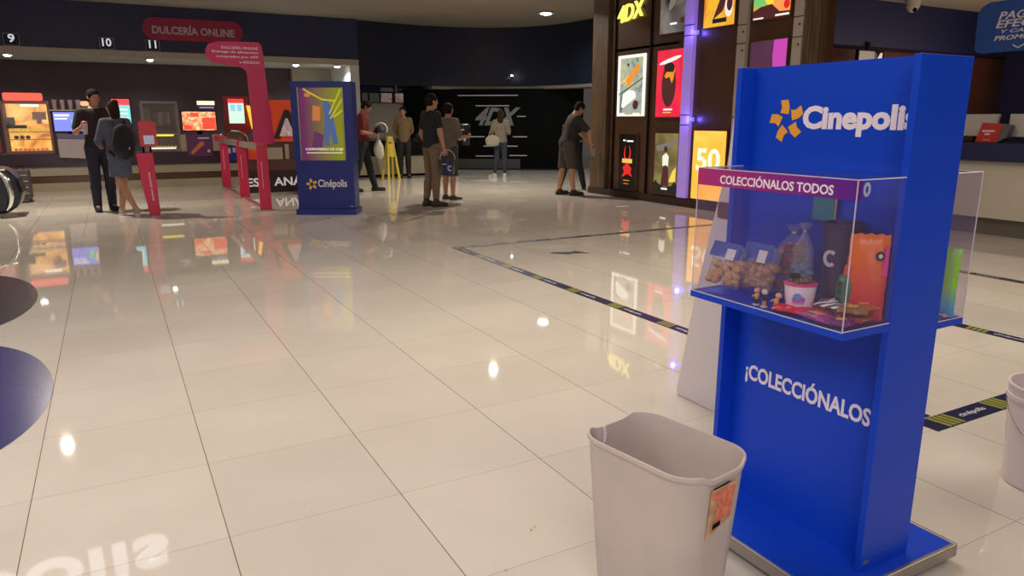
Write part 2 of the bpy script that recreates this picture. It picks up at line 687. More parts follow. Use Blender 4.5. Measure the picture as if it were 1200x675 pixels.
# black facade of the 4DX hall with light strips
fa, fb = Vector((7.45, 20.1)), Vector((11.6, 17.17))
fu = (fb - fa).normalized()
fn = Vector((fu.y, -fu.x))
FO = Vector((fa.x, fa.y, 0))
FU = Vector((fu.x, fu.y, 0))
FN = Vector((fn.x, fn.y, 0))
mb = MB()
mb.prism([(0, 0.0), (5.1, 0.0), (5.1, 2.2), (0, 2.2)], FO, FU, (0, 0, 1), -FN * 0.15)
struct('wall_hall', mb, M['black'])
mb = MB()
mb.prism([(-0.2, 0.0), (3.35, 0.0), (3.35, 0.27), (-0.2, 0.27)], FO + FN * 0.001, FU, (0, 0, 1), FN * 0.05)
struct('baseboard_hall', mb, mat('grey_plinth', (0.085, 0.085, 0.075), 0.5))
mb = MB()
mb.prism([(0.2, 0), (4.6, 0), (4.6, 0.5), (0.2, 0.5)], FO + FN * 0.06 + Vector((0, 0, 0.001)), FU, FN, (0, 0, 0.01))
solo('floor_mat', mb, M['rubber'], 'long black mat on the floor along the dark 4DX facade', 'mat')
m_strip = mat('dim_light_strip', (0.5, 0.5, 0.5), 0.4, emit=0.10, ecol=(0.9, 0.85, 0.8))
# dim strips (start, end along the facade, height)
for i, (a, b_, z) in enumerate([(1.58, 3.28, 2.02), (2.09, 3.04, 1.74), (1.6, 1.82, 1.19), (1.59, 2.33, 0.89), (3.14, 3.54, 0.89), (2.3, 3.28, 0.63), (2.08, 2.58, 0.35), (3.04, 3.54, 0.37), (3.26, 3.5, 1.45)]):
    mb = MB()
    mb.prism([(a, z - 0.012), (b_, z - 0.012), (b_, z + 0.012), (a, z + 0.012)], FO + FN * 0.001, FU, (0, 0, 1), FN * 0.02)
    where = ['topmost and longest', 'second from the top, above the 4DX letters', 'short one left of the 4DX letters', 'left one just under the 4DX letters', 'right one just under the 4DX letters, behind the woman with the tote', 'middle one at knee height', 'lowest one on the left', 'lowest one on the right', 'shortest one right of the 4DX letters'][i]
    solo('wall_light_strip', mb, m_strip, 'thin pale light strip on the black facade, ' + where, 'light strip', 'light strips on the black facade')
mb = MB()
mb.text('4DX', FO + FU * 2.06 + FN * 0.002 + Vector((0, 0, 1.2)), FU, Vector((0, 0, 1)) + FU * 0.10, 1.25, 0.50, 0.05, 0.04, 0.35)
solo('wall_lettering', mb, mat('glowing_grey_letters', (0.22, 0.21, 0.20), 0.5, emit=0.02, ecol=(1, 0.95, 0.9)), 'faintly glowing grey 4DX letters on the black facade behind the woman with the tote', 'lettering')  # letters given a faint glow of their own, no lamp in them

# right-hand end of the lobby: navy wall over a rust wall
mb = MB()
mb.box(11.1, 24, 10.7, 10.85, 2.95, H)
struct('wall_end', mb, M['navy_dark'])
mb = MB()
mb.box(11.1, 24, 11.3, 11.45, 0, 2.95)
struct('wall_end_low', mb, M['rustwall'])
mb = MB()
mb.box(11.1, 24, 10.7, 11.3, 2.9, 2.95)
struct('trim_5', mb, M['navy_dark'])


mb = MB()
mb.box(19.9, 20.05, -9, 10.7, 0, H)
struct('wall_far_right', mb, M['navy_dark'])
mb = MB()
mb.box(-13.2, -13.05, 2, 21, 0, H)
struct('wall_left', mb, M['navy'])


# ------------------------------------------------------------------ ceiling lamps
def downlight(x, y, z, label, grp, r=0.09, power=30, color=(0.92, 0.97, 1.0), spread=150):
    t = thing('ceiling_lamp', label, 'ceiling lamp', (x, y, z - 0.04), grp)
    mb = MB()
    mb.lathe([(r * 0.86, 0.0), (r * 1.25, 0.0), (r * 1.28, 0.012), (r * 1.1, 0.038), (r * 0.86, 0.038)], (x, y, z - 0.04))
    part('frame', mb, M['white'], t, smooth=True)
    mb = MB()
    mb.lathe([(r * 0.2, -0.035), (r * 0.5, -0.028), (r * 0.75, -0.014), (r * 0.85, 0.0), (r * 0.85, 0.006)], (x, y, z - 0.036))
    part('diffuser', mb, M['lamp'], t, smooth=True)
    l = bpy.data.lights.new('lamp_light', 'AREA')
    l.shape = 'DISK'
    l.size = r * 1.6
    l.energy = power
    l.color = color
    l.spread = math.radians(spread)
    lo = bpy.data.objects.new('lamp_light', l)
    lo.location = (x, y, z - 0.085)
    COL.objects.link(lo)
    return t


CL = 'round ceiling lamps of the lobby'
downlight(9.44, 15.6, H, 'round ceiling lamp shining beside the curved dark wall', None, 0.16, 26, (0.85, 0.95, 1.0))
for (x, y) in ((6.59, 12.89), (-1.12, 12.94)):
    downlight(x, y, H, 'round ceiling lamp out of frame whose light shows on the tiles', CL, 0.085, 130, (1.0, 0.88, 0.72))
SL = 'small lamps under the beam above the sweet counter'
for (x, y, lb) in ((-1.68, 19.06, 'small round lamp under the pale beam, below number 9'), (1.02, 19.06, 'small round lamp under the pale beam, below number 11'), (4.28, 19.06, 'small round lamp under the pale beam, right above the blue kiosk'), (5.32, 19.06, 'small round lamp under the pale beam, nearest the white jamb')):
    downlight(x, y, 2.72, lb, SL, 0.085, 24, (0.85, 0.94, 1.0))

# hanging backlit company name above the aisle, seen mirrored in the tiles
t = thing('hanging_sign', 'backlit white Cinépolis letters hung high, mirrored in the tiles at lower left', 'sign', (-1.7, 8.4, 3.0))
mb = MB()
mb.text('Cinépolis', (-3.75, 8.36, 3.02), (1, 0, 0), (0, 0, 1), 3.85, 0.74, 0.06, 0.02)
part('lettering', mb, mat('backlit_letters', (1, 1, 1), 0.4, emit=1.9, ecol=(0.97, 0.98, 1.0)), t)
mb = MB()
for x in (-3.2, -0.4):
    mb.tube([(x, 8.40, 3.5), (x, 8.40, H)], 0.006)
mb.box(-3.78, 0.12, 8.38, 8.41, 3.42, 3.46)
part('rail', mb, M['alut'], t)

# ------------------------------------------------------------------ the cabinet wall with posters (face in the plane X = 8)
mb = MB()
mb.box(8.0, 8.15, 6.47, 11.1, 0.12, H)
struct('wall_poster', mb, M['brown'])
mb = MB()
mb.box(7.93, 8.2, 6.42, 11.5, 0, 0.12)
struct('baseboard_poster', mb, mat('dark_brown_plinth', (0.035, 0.018, 0.012), 0.4))
mb = MB()
mb.box(7.94, 8.4, 11.0, 11.46, 0.12, H)
struct('trim_6', mb, M['wood'])
mb = MB()
mb.box(7.92, 7.998, 6.50, 6.74, 0.12, H)
struct('trim_7', mb, M['wood'])
# shadow gaps and frames between the bays
for i, (y, wd) in enumerate(((10.83, 0.03), (9.86, 0.03))):
    mb = MB()
    mb.box(7.975, 8.0, y - wd / 2, y + wd / 2, 0.12, H)
    mb.box(7.985, 8.0, 9.2, 10.83, 2.52, 2.55)
    struct('trim_%d' % (8 + i), mb, M['black'])
# purple lit mullion
t = thing('mullion', 'aluminium mullion glowing violet between the poster bays', 'mullion', (7.95, 8.96, 0.12))
mb = MB()
mb.box(7.93, 7.999, 8.80, 9.00, 0.14, H)
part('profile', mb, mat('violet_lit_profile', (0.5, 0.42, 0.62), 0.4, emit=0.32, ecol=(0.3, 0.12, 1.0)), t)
for z in (1.42, 1.27, 2.75, 2.6):
    mb = MB()
    mb.box(7.925, 7.932, 8.795, 9.005, z, z + 0.012)
    part('joint', mb, M['black'], t)
for z in (2.64, 1.36):
    mb = MB()
    mb.box(7.93, 7.99, 8.745, 8.795, z - 0.03, z + 0.03)
    pl_ = bpy.data.lights.new('spot_glow', 'POINT')
    pl_.energy = 3.0
    pl_.color = (0.15, 0.10, 1.0)
    pl_.shadow_soft_size = 0.03
    po_ = bpy.data.objects.new('spot_glow', pl_)
    po_.location = (7.86, 8.79, z)
    COL.objects.link(po_)
    part('lamp_head', mb, mat('blue_spot_lamp', (0.05, 0.05, 0.6), 0.4, emit=2.5, ecol=(0.1, 0.1, 1.0)), t)
for (y0, y1, lb) in ((7.74, 7.90, 'plain aluminium mullion between the yellow poster and the green poster'), (6.78, 6.93, 'plain aluminium mullion beside the wooden pilaster')):
    t = thing('mullion', lb, 'mullion', (7.95, (y0 + y1) / 2, 0.12))
    mb = MB()
    mb.box(7.93, 7.999, y0, y1, 0.14, H)
    part('profile', mb, mat('pale_aluminium_mullion', (0.50, 0.45, 0.38), 0.45, metal=0.2), t)
    for z in (0.5, 1.3, 2.3, 2.55, 3.1):
        mb = MB()
        mb.tube([(7.925, y0 + 0.05, z), (7.93, y0 + 0.05, z)], 0.014)
        part('fastening', mb, M['black'], t)
        mb = MB()
        mb.box(7.926, 7.931, y0, y1, z + 0.09, z + 0.1)
        part('joint', mb, M['black'], t)


def poster(y0, y1, z0, z1, base, shapes, label, frame=None, x=8.0, cat='poster'):
    """poster box on the wall plane; the reader sees y1 at left, y0 at right; shapes are (mat, outline in 0..1)"""
    t = thing('poster', label, cat, (x, (y0 + y1) / 2, z0))
    wd, ht = y1 - y0, z1 - z0
    mb = MB()
    fr = 0.025
    mb.box(x - 0.03, x, y0 - fr, y0, z0 - fr, z1 + fr)
    mb.box(x - 0.03, x, y1, y1 + fr, z0 - fr, z1 + fr)
    mb.box(x - 0.03, x, y0, y1, z0 - fr, z0)
    mb.box(x - 0.03, x, y0, y1, z1, z1 + fr)
    part('frame', mb, frame or M['brown'], t)
    mb = MB()
    mb.box(x - 0.02, x - 0.001, y0, y1, z0, z1)
    mats = [base]
    lay = 0
    for sh in shapes:
        m_, kind = sh[0], sh[1]
        if m_ not in mats:
            mats.append(m_)
        mb.mi = mats.index(m_)
        lay += 1
        o = (x - 0.02 - 0.0012 * lay, y1, z0)
        if kind == 'poly':
            mb.prism([(p[0] * wd, p[1] * ht) for p in sh[2]], o, (0, -1, 0), (0, 0, 1), (0.0008, 0, 0))
        else:
            (tx, ty, tw, th) = sh[3]
            mb.text(sh[2], (o[0], y1 - tx * wd, z0 + ty * ht), (0, -1, 0), (0, 0, 1), tw * wd, th * ht, 0.0006, 0.02)
    part('print', mb, mats, t)
    return t


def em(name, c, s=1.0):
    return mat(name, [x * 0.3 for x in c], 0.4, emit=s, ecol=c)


E_white = em('lit_white', (0.95, 0.93, 0.85), 1.0)
E_cream = em('lit_cream', (0.85, 0.82, 0.66), 1.0)
E_black = em('lit_black', (0.02, 0.018, 0.015), 0.6)
E_orange = em('lit_orange', (0.85, 0.27, 0.02), 1.0)
E_red = em('lit_red', (0.72, 0.02, 0.02), 1.0)
E_green = em('lit_green', (0.12, 0.28, 0.08), 0.8)
E_grey = em('lit_grey', (0.22, 0.20, 0.17), 0.8)
E_gold = em('lit_gold', (0.85, 0.52, 0.10), 1.0)
E_dred = em('lit_dark_red', (0.08, 0.018, 0.02), 0.9)
E_star = em('lit_lightning', (1.0, 0.85, 0.5), 1.6)

# 1 white framed action poster
poster(10.0, 10.69, 1.44, 2.41, screen_mat('print_action', [(0.10, 0.13, 0.13), (0.36, 0.42, 0.40), (0.50, 0.50, 0.30), (0.62, 0.58, 0.40)], 3.2, 0.95, 3.0), [
    (E_white, 'poly', [(0, 0), (0.05, 0), (0.05, 1), (0, 1)]), (E_white, 'poly', [(0.95, 0), (1, 0), (1, 1), (0.95, 1)]), (E_white, 'poly', [(0, 0.975), (1, 0.975), (1, 1), (0, 1)]),
    (E_gold, 'poly', [(0.06, 0.56), (0.35, 0.66), (0.6, 0.74), (0.55, 0.66), (0.3, 0.58), (0.06, 0.54)]),
    (E_orange, 'poly', [(0.3, 0.60), (0.5, 0.72), (0.72, 0.86), (0.84, 0.84), (0.8, 0.74), (0.62, 0.64), (0.45, 0.50), (0.38, 0.49)]),
    (E_black, 'poly', [(0.02, 0.34), (0.98, 0.61), (0.98, 0.63), (0.02, 0.36)]),
    (E_white, 'poly', [(0.14, 0.14), (0.2, 0.36), (0.45, 0.43), (0.68, 0.40), (0.72, 0.30), (0.5, 0.22), (0.22, 0.12)]),
    (E_black, 'poly', ellp(0.38, 0.86, 0.04, 0.03, 10)), (E_green, 'poly', ellp(0.74, 0.93, 0.05, 0.035, 10)), (E_dred, 'poly', ellp(0.72, 0.17, 0.11, 0.08, 14)),
    (E_white, 'poly', [(0, 0), (0.3, 0), (0.3, 0.03), (0, 0.03)]), (E_white, 'poly', [(0.62, 0), (0.9, 0), (0.9, 0.03), (0.62, 0.03)])],
    'white-edged lit poster with an orange figure and a slanted white block of text', E_white)
# 2 red poster
poster(9.04, 9.67, 1.40, 2.44, screen_mat('print_red', [(0.62, 0.02, 0.02), (0.92, 0.015, 0.07), (0.85, 0.05, 0.03)], 1.6, 1.0, 1.0), [
    (E_dred, 'poly', ellp(0.48, 0.48, 0.27, 0.33, 30)), (E_white, 'poly', ellp(0.5, 0.845, 0.42, 0.03, 18, 0.12)),
    (E_orange, 'poly', [(0.3, 0.62), (0.42, 0.7), (0.62, 0.66), (0.7, 0.72), (0.66, 0.58), (0.6, 0.5), (0.5, 0.6), (0.36, 0.58)]),
    (E_black, 'poly', ellp(0.48, 0.74, 0.2, 0.07, 16)), (E_gold, 'poly', [(0.3, 0.06), (0.62, 0.06), (0.62, 0.075), (0.3, 0.075)]),
    (E_white, 'poly', [(0.32, 0.1), (0.66, 0.1), (0.66, 0.125), (0.32, 0.125)])],
    'bright red lit poster with a dark oval hooded figure in the middle')
# 3 dark poster, red ring, yellow band
ring = ellp(0.45, 0.62, 0.21, 0.17, 24)
poster(10.12, 10.60, 0.17, 1.11, mat('print_black', (0.012, 0.01, 0.01), 0.3), [
    (E_red, 'poly', ellp(0.46, 0.64, 0.20, 0.17, 24)), (M['black'], 'poly', ellp(0.46, 0.68, 0.13, 0.14, 20)),
    (E_red, 'poly', [(0.2, 0.38), (0.46, 0.48), (0.74, 0.38), (0.68, 0.3), (0.8, 0.22), (0.5, 0.27), (0.16, 0.2), (0.3, 0.31)]),
    (E_gold, 'poly', [(0.17, 0.47), (0.76, 0.47), (0.76, 0.55), (0.17, 0.55)]),
    (E_white, 'poly', [(0.2, 0.87), (0.34, 0.87), (0.34, 0.9), (0.2, 0.9)]), (E_white, 'poly', [(0.42, 0.86), (0.8, 0.86), (0.8, 0.89), (0.42, 0.89)]),
    (E_orange, 'poly', [(0.28, 0.14), (0.64, 0.14), (0.64, 0.155), (0.28, 0.155)]), (E_orange, 'poly', [(0.3, 0.08), (0.6, 0.08), (0.6, 0.092), (0.3, 0.092)])],
    'dim black poster with a red horned ring and a yellow band across')
# 4 olive poster
poster(9.06, 9.64, 0.17, 1.14, screen_mat('print_olive', [(0.10, 0.075, 0.02), (0.20, 0.16, 0.05), (0.34, 0.27, 0.09)], 1.6, 0.9, 5.0), [
    (E_grey, 'poly', [(0.05, 0.78), (0.95, 0.92), (0.9, 0.86), (0.5, 0.72), (0.1, 0.7)]),
    (E_cream, 'poly', [(0.35, 0.62), (0.5, 0.68), (0.62, 0.62), (0.6, 0.46), (0.36, 0.46)]),
    (E_dred, 'poly', ellp(0.48, 0.74, 0.08, 0.05, 12)), (E_dred, 'poly', [(0.32, 0.12), (0.66, 0.12), (0.62, 0.42), (0.5, 0.48), (0.38, 0.42)]),
    (em('lit_glow', (0.85, 0.62, 0.08), 1.0), 'poly', [(0.66, 0.2), (0.94, 0.2), (0.94, 0.45), (0.8, 0.38)]),
    (E_black, 'poly', [(0, 0), (1, 0), (1, 0.16), (0.9, 0.22), (0.8, 0.14), (0.5, 0.1), (0.2, 0.16), (0.1, 0.22), (0, 0.16)]),
    (E_white, 'poly', [(0.36, 0.06), (0.62, 0.06), (0.62, 0.09), (0.36, 0.09)])],
    'olive and gold poster with a standing figure under a broken roof')
# 5 orange poster with 50
poster(8.02, 8.72, 0.15, 1.19, screen_mat('print_orange', [(0.90, 0.33, 0.03), (0.98, 0.42, 0.05), (1.0, 0.50, 0.09)], 1.2, 1.5, 2.0), [
    (E_star, 'text', '50', (0.12, 0.42, 0.72, 0.33))], 'glowing orange poster with a white number 50, just above the acrylic case')
# 6 top grey
poster(9.03, 9.65, 2.69, 3.70, screen_mat('print_grey', [(0.05, 0.045, 0.04), (0.18, 0.15, 0.14), (0.38, 0.33, 0.30)], 1.7, 0.8, 8.0), [
    (E_black, 'poly', ellp(0.3, 0.72, 0.2, 0.28, 20, 0.3)), (E_grey, 'poly', ellp(0.55, 0.56, 0.3, 0.1, 20, 0.8)), (E_white, 'poly', [(0.4, 0.12), (0.66, 0.12), (0.66, 0.15), (0.4, 0.15)]),
    (E_dred, 'poly', ellp(0.86, 0.17, 0.07, 0.05, 12))], 'grey poster with a dark curved shape, high up next to the yellow 4DX')
# 7 top yellow
poster(8.02, 8.65, 2.68, 3.70, screen_mat('print_yellow', [(0.75, 0.20, 0.02), (0.95, 0.50, 0.03), (0.85, 0.34, 0.03)], 2.4, 1.0, 4.0), [
    (E_dred, 'poly', [(0.3, 0.1), (0.5, 0.36), (0.62, 0.8), (1, 0.9), (1, 0.5), (0.8, 0.42), (0.6, 0.2)]), (E_cream, 'poly', ellp(0.8, 0.26, 0.13, 0.15, 18)), (E_dred, 'poly', ellp(0.82, 0.29, 0.09, 0.1, 18)),
    (E_black, 'poly', [(0.3, 0.05), (0.75, 0.05), (0.75, 0.11), (0.3, 0.11)])], 'orange and yellow lit poster with a dark diagonal figure, right of the violet mullion')
# 8 top green
poster(7.04, 7.68, 2.68, 3.65, screen_mat('print_mixed', [(0.08, 0.30, 0.14), (0.75, 0.50, 0.02), (0.85, 0.22, 0.03)], 1.9, 1.0, 6.0), [
    (em('lit_leaf', (0.20, 0.55, 0.16), 1.0), 'poly', ellp(0.18, 0.27, 0.24, 0.10, 20)), (em('lit_sun', (0.95, 0.62, 0.04), 1.1), 'poly', ellp(0.48, 0.26, 0.16, 0.08, 20)), (em('lit_salmon', (0.95, 0.30, 0.08), 1.1), 'poly', ellp(0.78, 0.19, 0.24, 0.13, 20)),
    (E_dred, 'poly', [(0, 0), (1, 0), (1, 0.07), (0.72, 0.08), (0.5, 0.19), (0.2, 0.17), (0, 0.12)]),
    (E_red, 'poly', ellp(0.9, 0.16, 0.08, 0.06, 12)), (E_white, 'poly', [(0.02, 0.01), (0.3, 0.01), (0.3, 0.03), (0.02, 0.03)]), (E_white, 'poly', [(0.62, 0.02), (0.98, 0.02), (0.98, 0.045), (0.62, 0.045)])],
    'green and orange lit poster between the two plain mullions')
# 9 purple
poster(7.04, 7.68, 1.40, 2.40, screen_mat('print_purple', [(0.10, 0.03, 0.07), (0.14, 0.04, 0.10)], 1.5, 0.7, 9.0), [
    (em('lit_violet', (0.55, 0.06, 0.42), 1.0), 'poly', [(0.64, 1.0), (1, 1), (1, 0), (0.78, 0), (0.68, 0.4), (0.62, 0.8)])], 'dark purple poster with a violet edge, just above the blue stand')
# neon 4DX
t = thing('neon_sign', 'yellow glowing 4DX letters on the brown panel, top of the poster wall', 'sign', (7.95, 10.4, 3.03))
mb = MB()
mb.text('4DX', (7.985, 10.76, 2.97), (0, -1, 0.10), (0, 0, 1), 0.70, 0.27, 0.03, 0.012, 0.12)
part('lettering', mb, em('neon_yellow', (0.95, 0.80, 0.12), 1.6), t)
mb = MB()
mb.box(7.986, 7.999, 10.1, 10.7, 3.16, 3.22)
part('backing_bar', mb, M['brown'], t)

# ------------------------------------------------------------------ floor tapes
m_tape_n = mat('tape_navy', (0.012, 0.012, 0.06), 0.35)
m_tape_y = mat('tape_olive_yellow', (0.27, 0.28, 0.04), 0.4)
m_tape_w = mat('tape_white_ink', (0.6, 0.6, 0.66), 0.4)


def tape(p0, p1, wd, label, seg=0.57, start=0.0, lettering=True):
    p0, p1 = Vector((*p0, 0)), Vector((*p1, 0))
    d = (p1 - p0)
    L = d.length
    u = d / L
    v = Vector((-u.y, u.x, 0))
    mb = MB()
    mb.prism([(0, -wd / 2), (L, -wd / 2), (L, wd / 2), (0, wd / 2)], p0 + Vector((0, 0, 0.0005)), u, v, (0, 0, 0.0012))
    mb.mi = 1
    a = start
    while a < L - 0.05:
        for k in range(4):
            s0 = a + k * 0.034
            if s0 + 0.04 < L and s0 > 0:
                mb.prism([(s0, -wd / 2 + 0.006), (s0 + 0.023, -wd / 2 + 0.006), (s0 + 0.008, wd / 2 - 0.006), (s0 - 0.015, wd / 2 - 0.006)], p0 + Vector((0, 0, 0.0017)), u, v, (0, 0, 0.0006))
        a += seg
    if lettering:
        mb.mi = 2
        a = start + 0.16
        while a + 0.24 < L:
            if a > 0:
                mb.text('cinépolis', p0 + u * a - v * (wd * 0.20) + Vector((0, 0, 0.0018)), u, v, 0.20, wd * 0.36, 0.0005, 0.02)
            a += seg
    return solo('floor_tape', mb, [m_tape_n, m_tape_y, m_tape_w], label, 'floor tape', 'queue marking tapes on the floor')


tape((3.19, 7.13), (3.19, 1.84), 0.1, 'navy and yellow tape on the tiles running from the far corner towards the blue stand')
tape((3.245, 7.09), (7.3, 7.09), 0.1, 'navy and yellow tape on the tiles, the far cross stretch below the poster wall')
tape((3.10, 1.775), (4.2, 1.775), 0.115, 'navy and yellow tape on the tiles ending beside the white bucket', 0.42, 0.10)
tape((4.91, 4.9), (4.91, 0.6), 0.1, 'navy and yellow floor tape emerging just below the rear acrylic case')
tape((6.72, 6.6), (6.72, 1.2), 0.1, 'navy and yellow tape on the tiles nearest the ticket counter')
mb = MB()
mb.prism([(0, 0.1), (0.2, 0.0), (0.22, 0.06), (0.42, 0.03), (0.30, 0.2), (0.24, 0.13), (0.06, 0.17)], (3.86, 6.22, 0.0005), (0.95, -0.3, 0), (0.3, 0.95, 0), (0, 0, 0.0015))
solo('floor_arrow', mb, mat('dark_vinyl', (0.04, 0.035, 0.05), 0.4), 'small dark arrow sticker on the tiles inside the taped area', 'floor sticker')
m_dec = mat('navy_floor_vinyl', (0.035, 0.035, 0.17), 0.22, noise=0.08, nscale=4)
m_dec2 = mat('charcoal_floor_vinyl', (0.030, 0.028, 0.045), 0.22, noise=0.1, nscale=4)
mb = MB()
mb.prism(ellp(-0.90, 4.33, 0.50, 1.03, 64, 0.10), (0, 0, 0.0005), (1, 0, 0), (0, 1, 0), (0, 0, 0.0012))
solo('floor_decal', mb, m_dec, 'rounded navy floor sticker cut by the left edge, the nearer one', 'floor sticker', 'round floor stickers')
mb = MB()
mb.prism(ellp(-1.13, 6.72, 0.50, 1.12, 64, 0.10), (0, 0, 0.0005), (1, 0, 0), (0, 1, 0), (0, 0, 0.0012))
solo('floor_decal', mb, m_dec2, 'rounded dark floor sticker cut by the left edge, the farther one', 'floor sticker', 'round floor stickers')

# ------------------------------------------------------------------ the blue stand
SY0, SY1 = 1.158, 1.772
t = thing('display_stand', 'tall royal blue stand with orange star logo on a wheeled platform', 'display stand', (1.9, 1.465, 0))
mb = MB()
mb.box(1.608, 2.182, 1.118, 1.82, 0.03, 0.06)
plat = part('platform', mb, M['blue'], t)
mb = MB()
mb.box(1.598, 1.61, 1.106, 1.832, 0.02, 0.062)
mb.box(2.18, 2.192, 1.106, 1.832, 0.02, 0.062)
mb.box(1.61, 2.18, 1.106, 1.119, 0.02, 0.062)
mb.box(1.61, 2.18, 1.819, 1.832, 0.02, 0.062)
part('edge_trim', mb, M['alu'], plat, 'grey metal edging', bevel=0.002)
for (x, y) in ((2.12, 1.15), (1.68, 1.18), (2.12, 1.78), (1.68, 1.78)):
    mb = MB()
    mb.tube([(x, y - 0.009, 0.0185), (x, y + 0.009, 0.0185)], 0.018, 16)
    mb.box(x - 0.012, x + 0.012, y - 0.013, y + 0.013, 0.024, 0.03)
    part('caster', mb, M['rubber'], t, smooth=True)
mb = MB()
mb.box(1.79, 2.011, SY0, SY0 + 0.02, 0.06, 1.514)
part('side_panel', mb, M['blue'], t, bevel=0.0012)
mb = MB()
mb.box(1.79, 2.011, SY1 - 0.02, SY1, 0.06, 1.514)
part('side_panel', mb, M['blue'], t, bevel=0.0012)
mb = MB()
mb.box(1.85, 1.95, SY0 + 0.02, SY1 - 0.02, 0.06, 1.514)
part('centre_panel', mb, M['blue'], t)
mb = MB()
mb.text('Cinepolis', (1.85, 1.551, 1.3055), (0, -1, 0), (0, 0, 1), 0.366, 0.088, 0.0015, 0.045)
part('lettering', mb, M['letters'], t, 'white letters')
mb = MB()
for arm in star_arms(0, 0, 0.0625):
    mb.prism(arm, (1.85, 1.611, 1.350), (0, -1, 0), (0, 0, 1), (-0.0015, 0, 0))
part('star_logo', mb, M['starfoil'], t, 'orange star of five curved strokes')
mb = MB()
mb.text('¡COLECCIÓNALOS', (1.85, 1.697, 0.467), (0, -1, 0), (0, 0, 1), 0.478, 0.083, 0.0015, 0.028)
part('lettering', mb, M['letters'], t, 'white letters low on the panel')
mb = MB()
mb.box(1.803, 1.828, 1.1572, 1.158, 0.082, 0.094)
part('maker_plate', mb, M['alu'], t)


def case(x0, x1, z0, z1, zs, label, front):
    t = thing('display_case', label, 'display case', ((x0 + x1) / 2, 1.44, zs))
    y0, y1 = 1.160, 1.718
    mb = MB()
    if front:
        mb.box(x0, x1, y0 - 0.003, y1 + 0.006, zs, z0)
        mb.box(x1, 1.849, SY0 + 0.021, SY1 - 0.021, zs, z0)
    else:
        mb.box(x0, x1, y0 - 0.003, y1 + 0.006, zs, z0)
    part('shelf', mb, M['blue'], t, 'blue shelf', bevel=0.001)
    th = 0.003
    mb = MB()
    xf = x0 if front else x1 - th
    mb.box(xf, xf + th, y0, y1, z0, z1)
    mb.box(x0 + (th if front else 0), x1 - (0 if front else th), y0, y0 + th, z0, z1)
    mb.box(x0 + (th if front else 0), x1 - (0 if front else th), y1 - th, y1, z0, z1)
    mb.box(x0, x1, y0, y1, z1, z1 + th)
    part('acrylic_box', mb, M['acryl'], t, 'clear acrylic box')
    mb = MB()
    e = 0.0018
    xo = x0 if front else x1
    xw = x1 if front else x0
    for (ya) in (y0, y1):
        mb.tube([(xo, ya, z0), (xo, ya, z1 + th)], e, 6)
        mb.tube([(xo, ya, z1 + th), (xw, ya, z1 + th)], e, 6)
        mb.tube([(xo, ya, z0 + 0.002), (xw, ya, z0 + 0.002)], e, 6)
    mb.tube([(xo, y0, z1 + th), (xo, y1, z1 + th)], e, 6)
    mb.tube([(xo, y0, z0 + 0.001), (xo, y1, z0 + 0.001)], e, 6)
    part('edge', mb, M['acryle'], t, 'pale glued edges', smooth=True)
    return t


fc = case(1.60, 1.789, 0.817, 1.205, 0.797, 'clear acrylic case on the front of the blue stand, under a purple header strip', True)
mb = MB()
mb.box(-0.0012, 0, -0.278, 0.278, 0, 0.05)
mb.xf(Matrix.Translation((1.5995, 1.439, 1.157)))
hd = part('header_strip', mb, grad_mat('header_print', (0.10, 0.012, 0.30), (0.50, 0.03, 0.20), 1, -0.28, 0.28), fc, 'magenta to purple strip')
mb = MB()
mb.text('COLECCIÓNALOS TODOS', (1.598, 1.622, 1.1655), (0, -1, 0), (0, 0, 1), 0.396, 0.032, 0.001, 0.02)
part('lettering', mb, M['letters'], hd, 'white letters')
mb = MB()
mb.box(1.6003, 1.617, 1.1588, 1.1598, 1.157, 1.206)
part('header_return', mb, mat('deep_purple_print', (0.14, 0.01, 0.28), 0.4), fc, 'purple strip end')
ringm = MB()
ro, ri = [], []
for k in range(24):
    a = 2 * PI * k / 24
    ro.append(ringm.bm.verts.new((1.634 + 0.0135 * math.cos(a), 1.1588, 1.184 + 0.018 * math.sin(a))))
    ri.append(ringm.bm.verts.new((1.634 + 0.006 * math.cos(a), 1.1588, 1.184 + 0.0095 * math.sin(a))))
for k in range(24):
    ringm._f([ro[k], ro[(k + 1) % 24], ri[(k + 1) % 24], ri[k]])
r_ = bmesh.ops.extrude_face_region(ringm.bm, geom=list(ringm.bm.faces))
bmesh.ops.translate(ringm.bm, vec=(0, -0.001, 0), verts=[v for v in r_['geom'] if isinstance(v, bmesh.types.BMVert)])
part('ring_mark', ringm, mat('frosted_ring', (0.5, 0.5, 0.62), 0.5), fc, 'pale ring mark')  # flat pale ring on the side of the case
case(2.012, 2.132, 0.790, 1.208, 0.772, 'clear acrylic case on the back of the blue stand holding the green pouch', False)


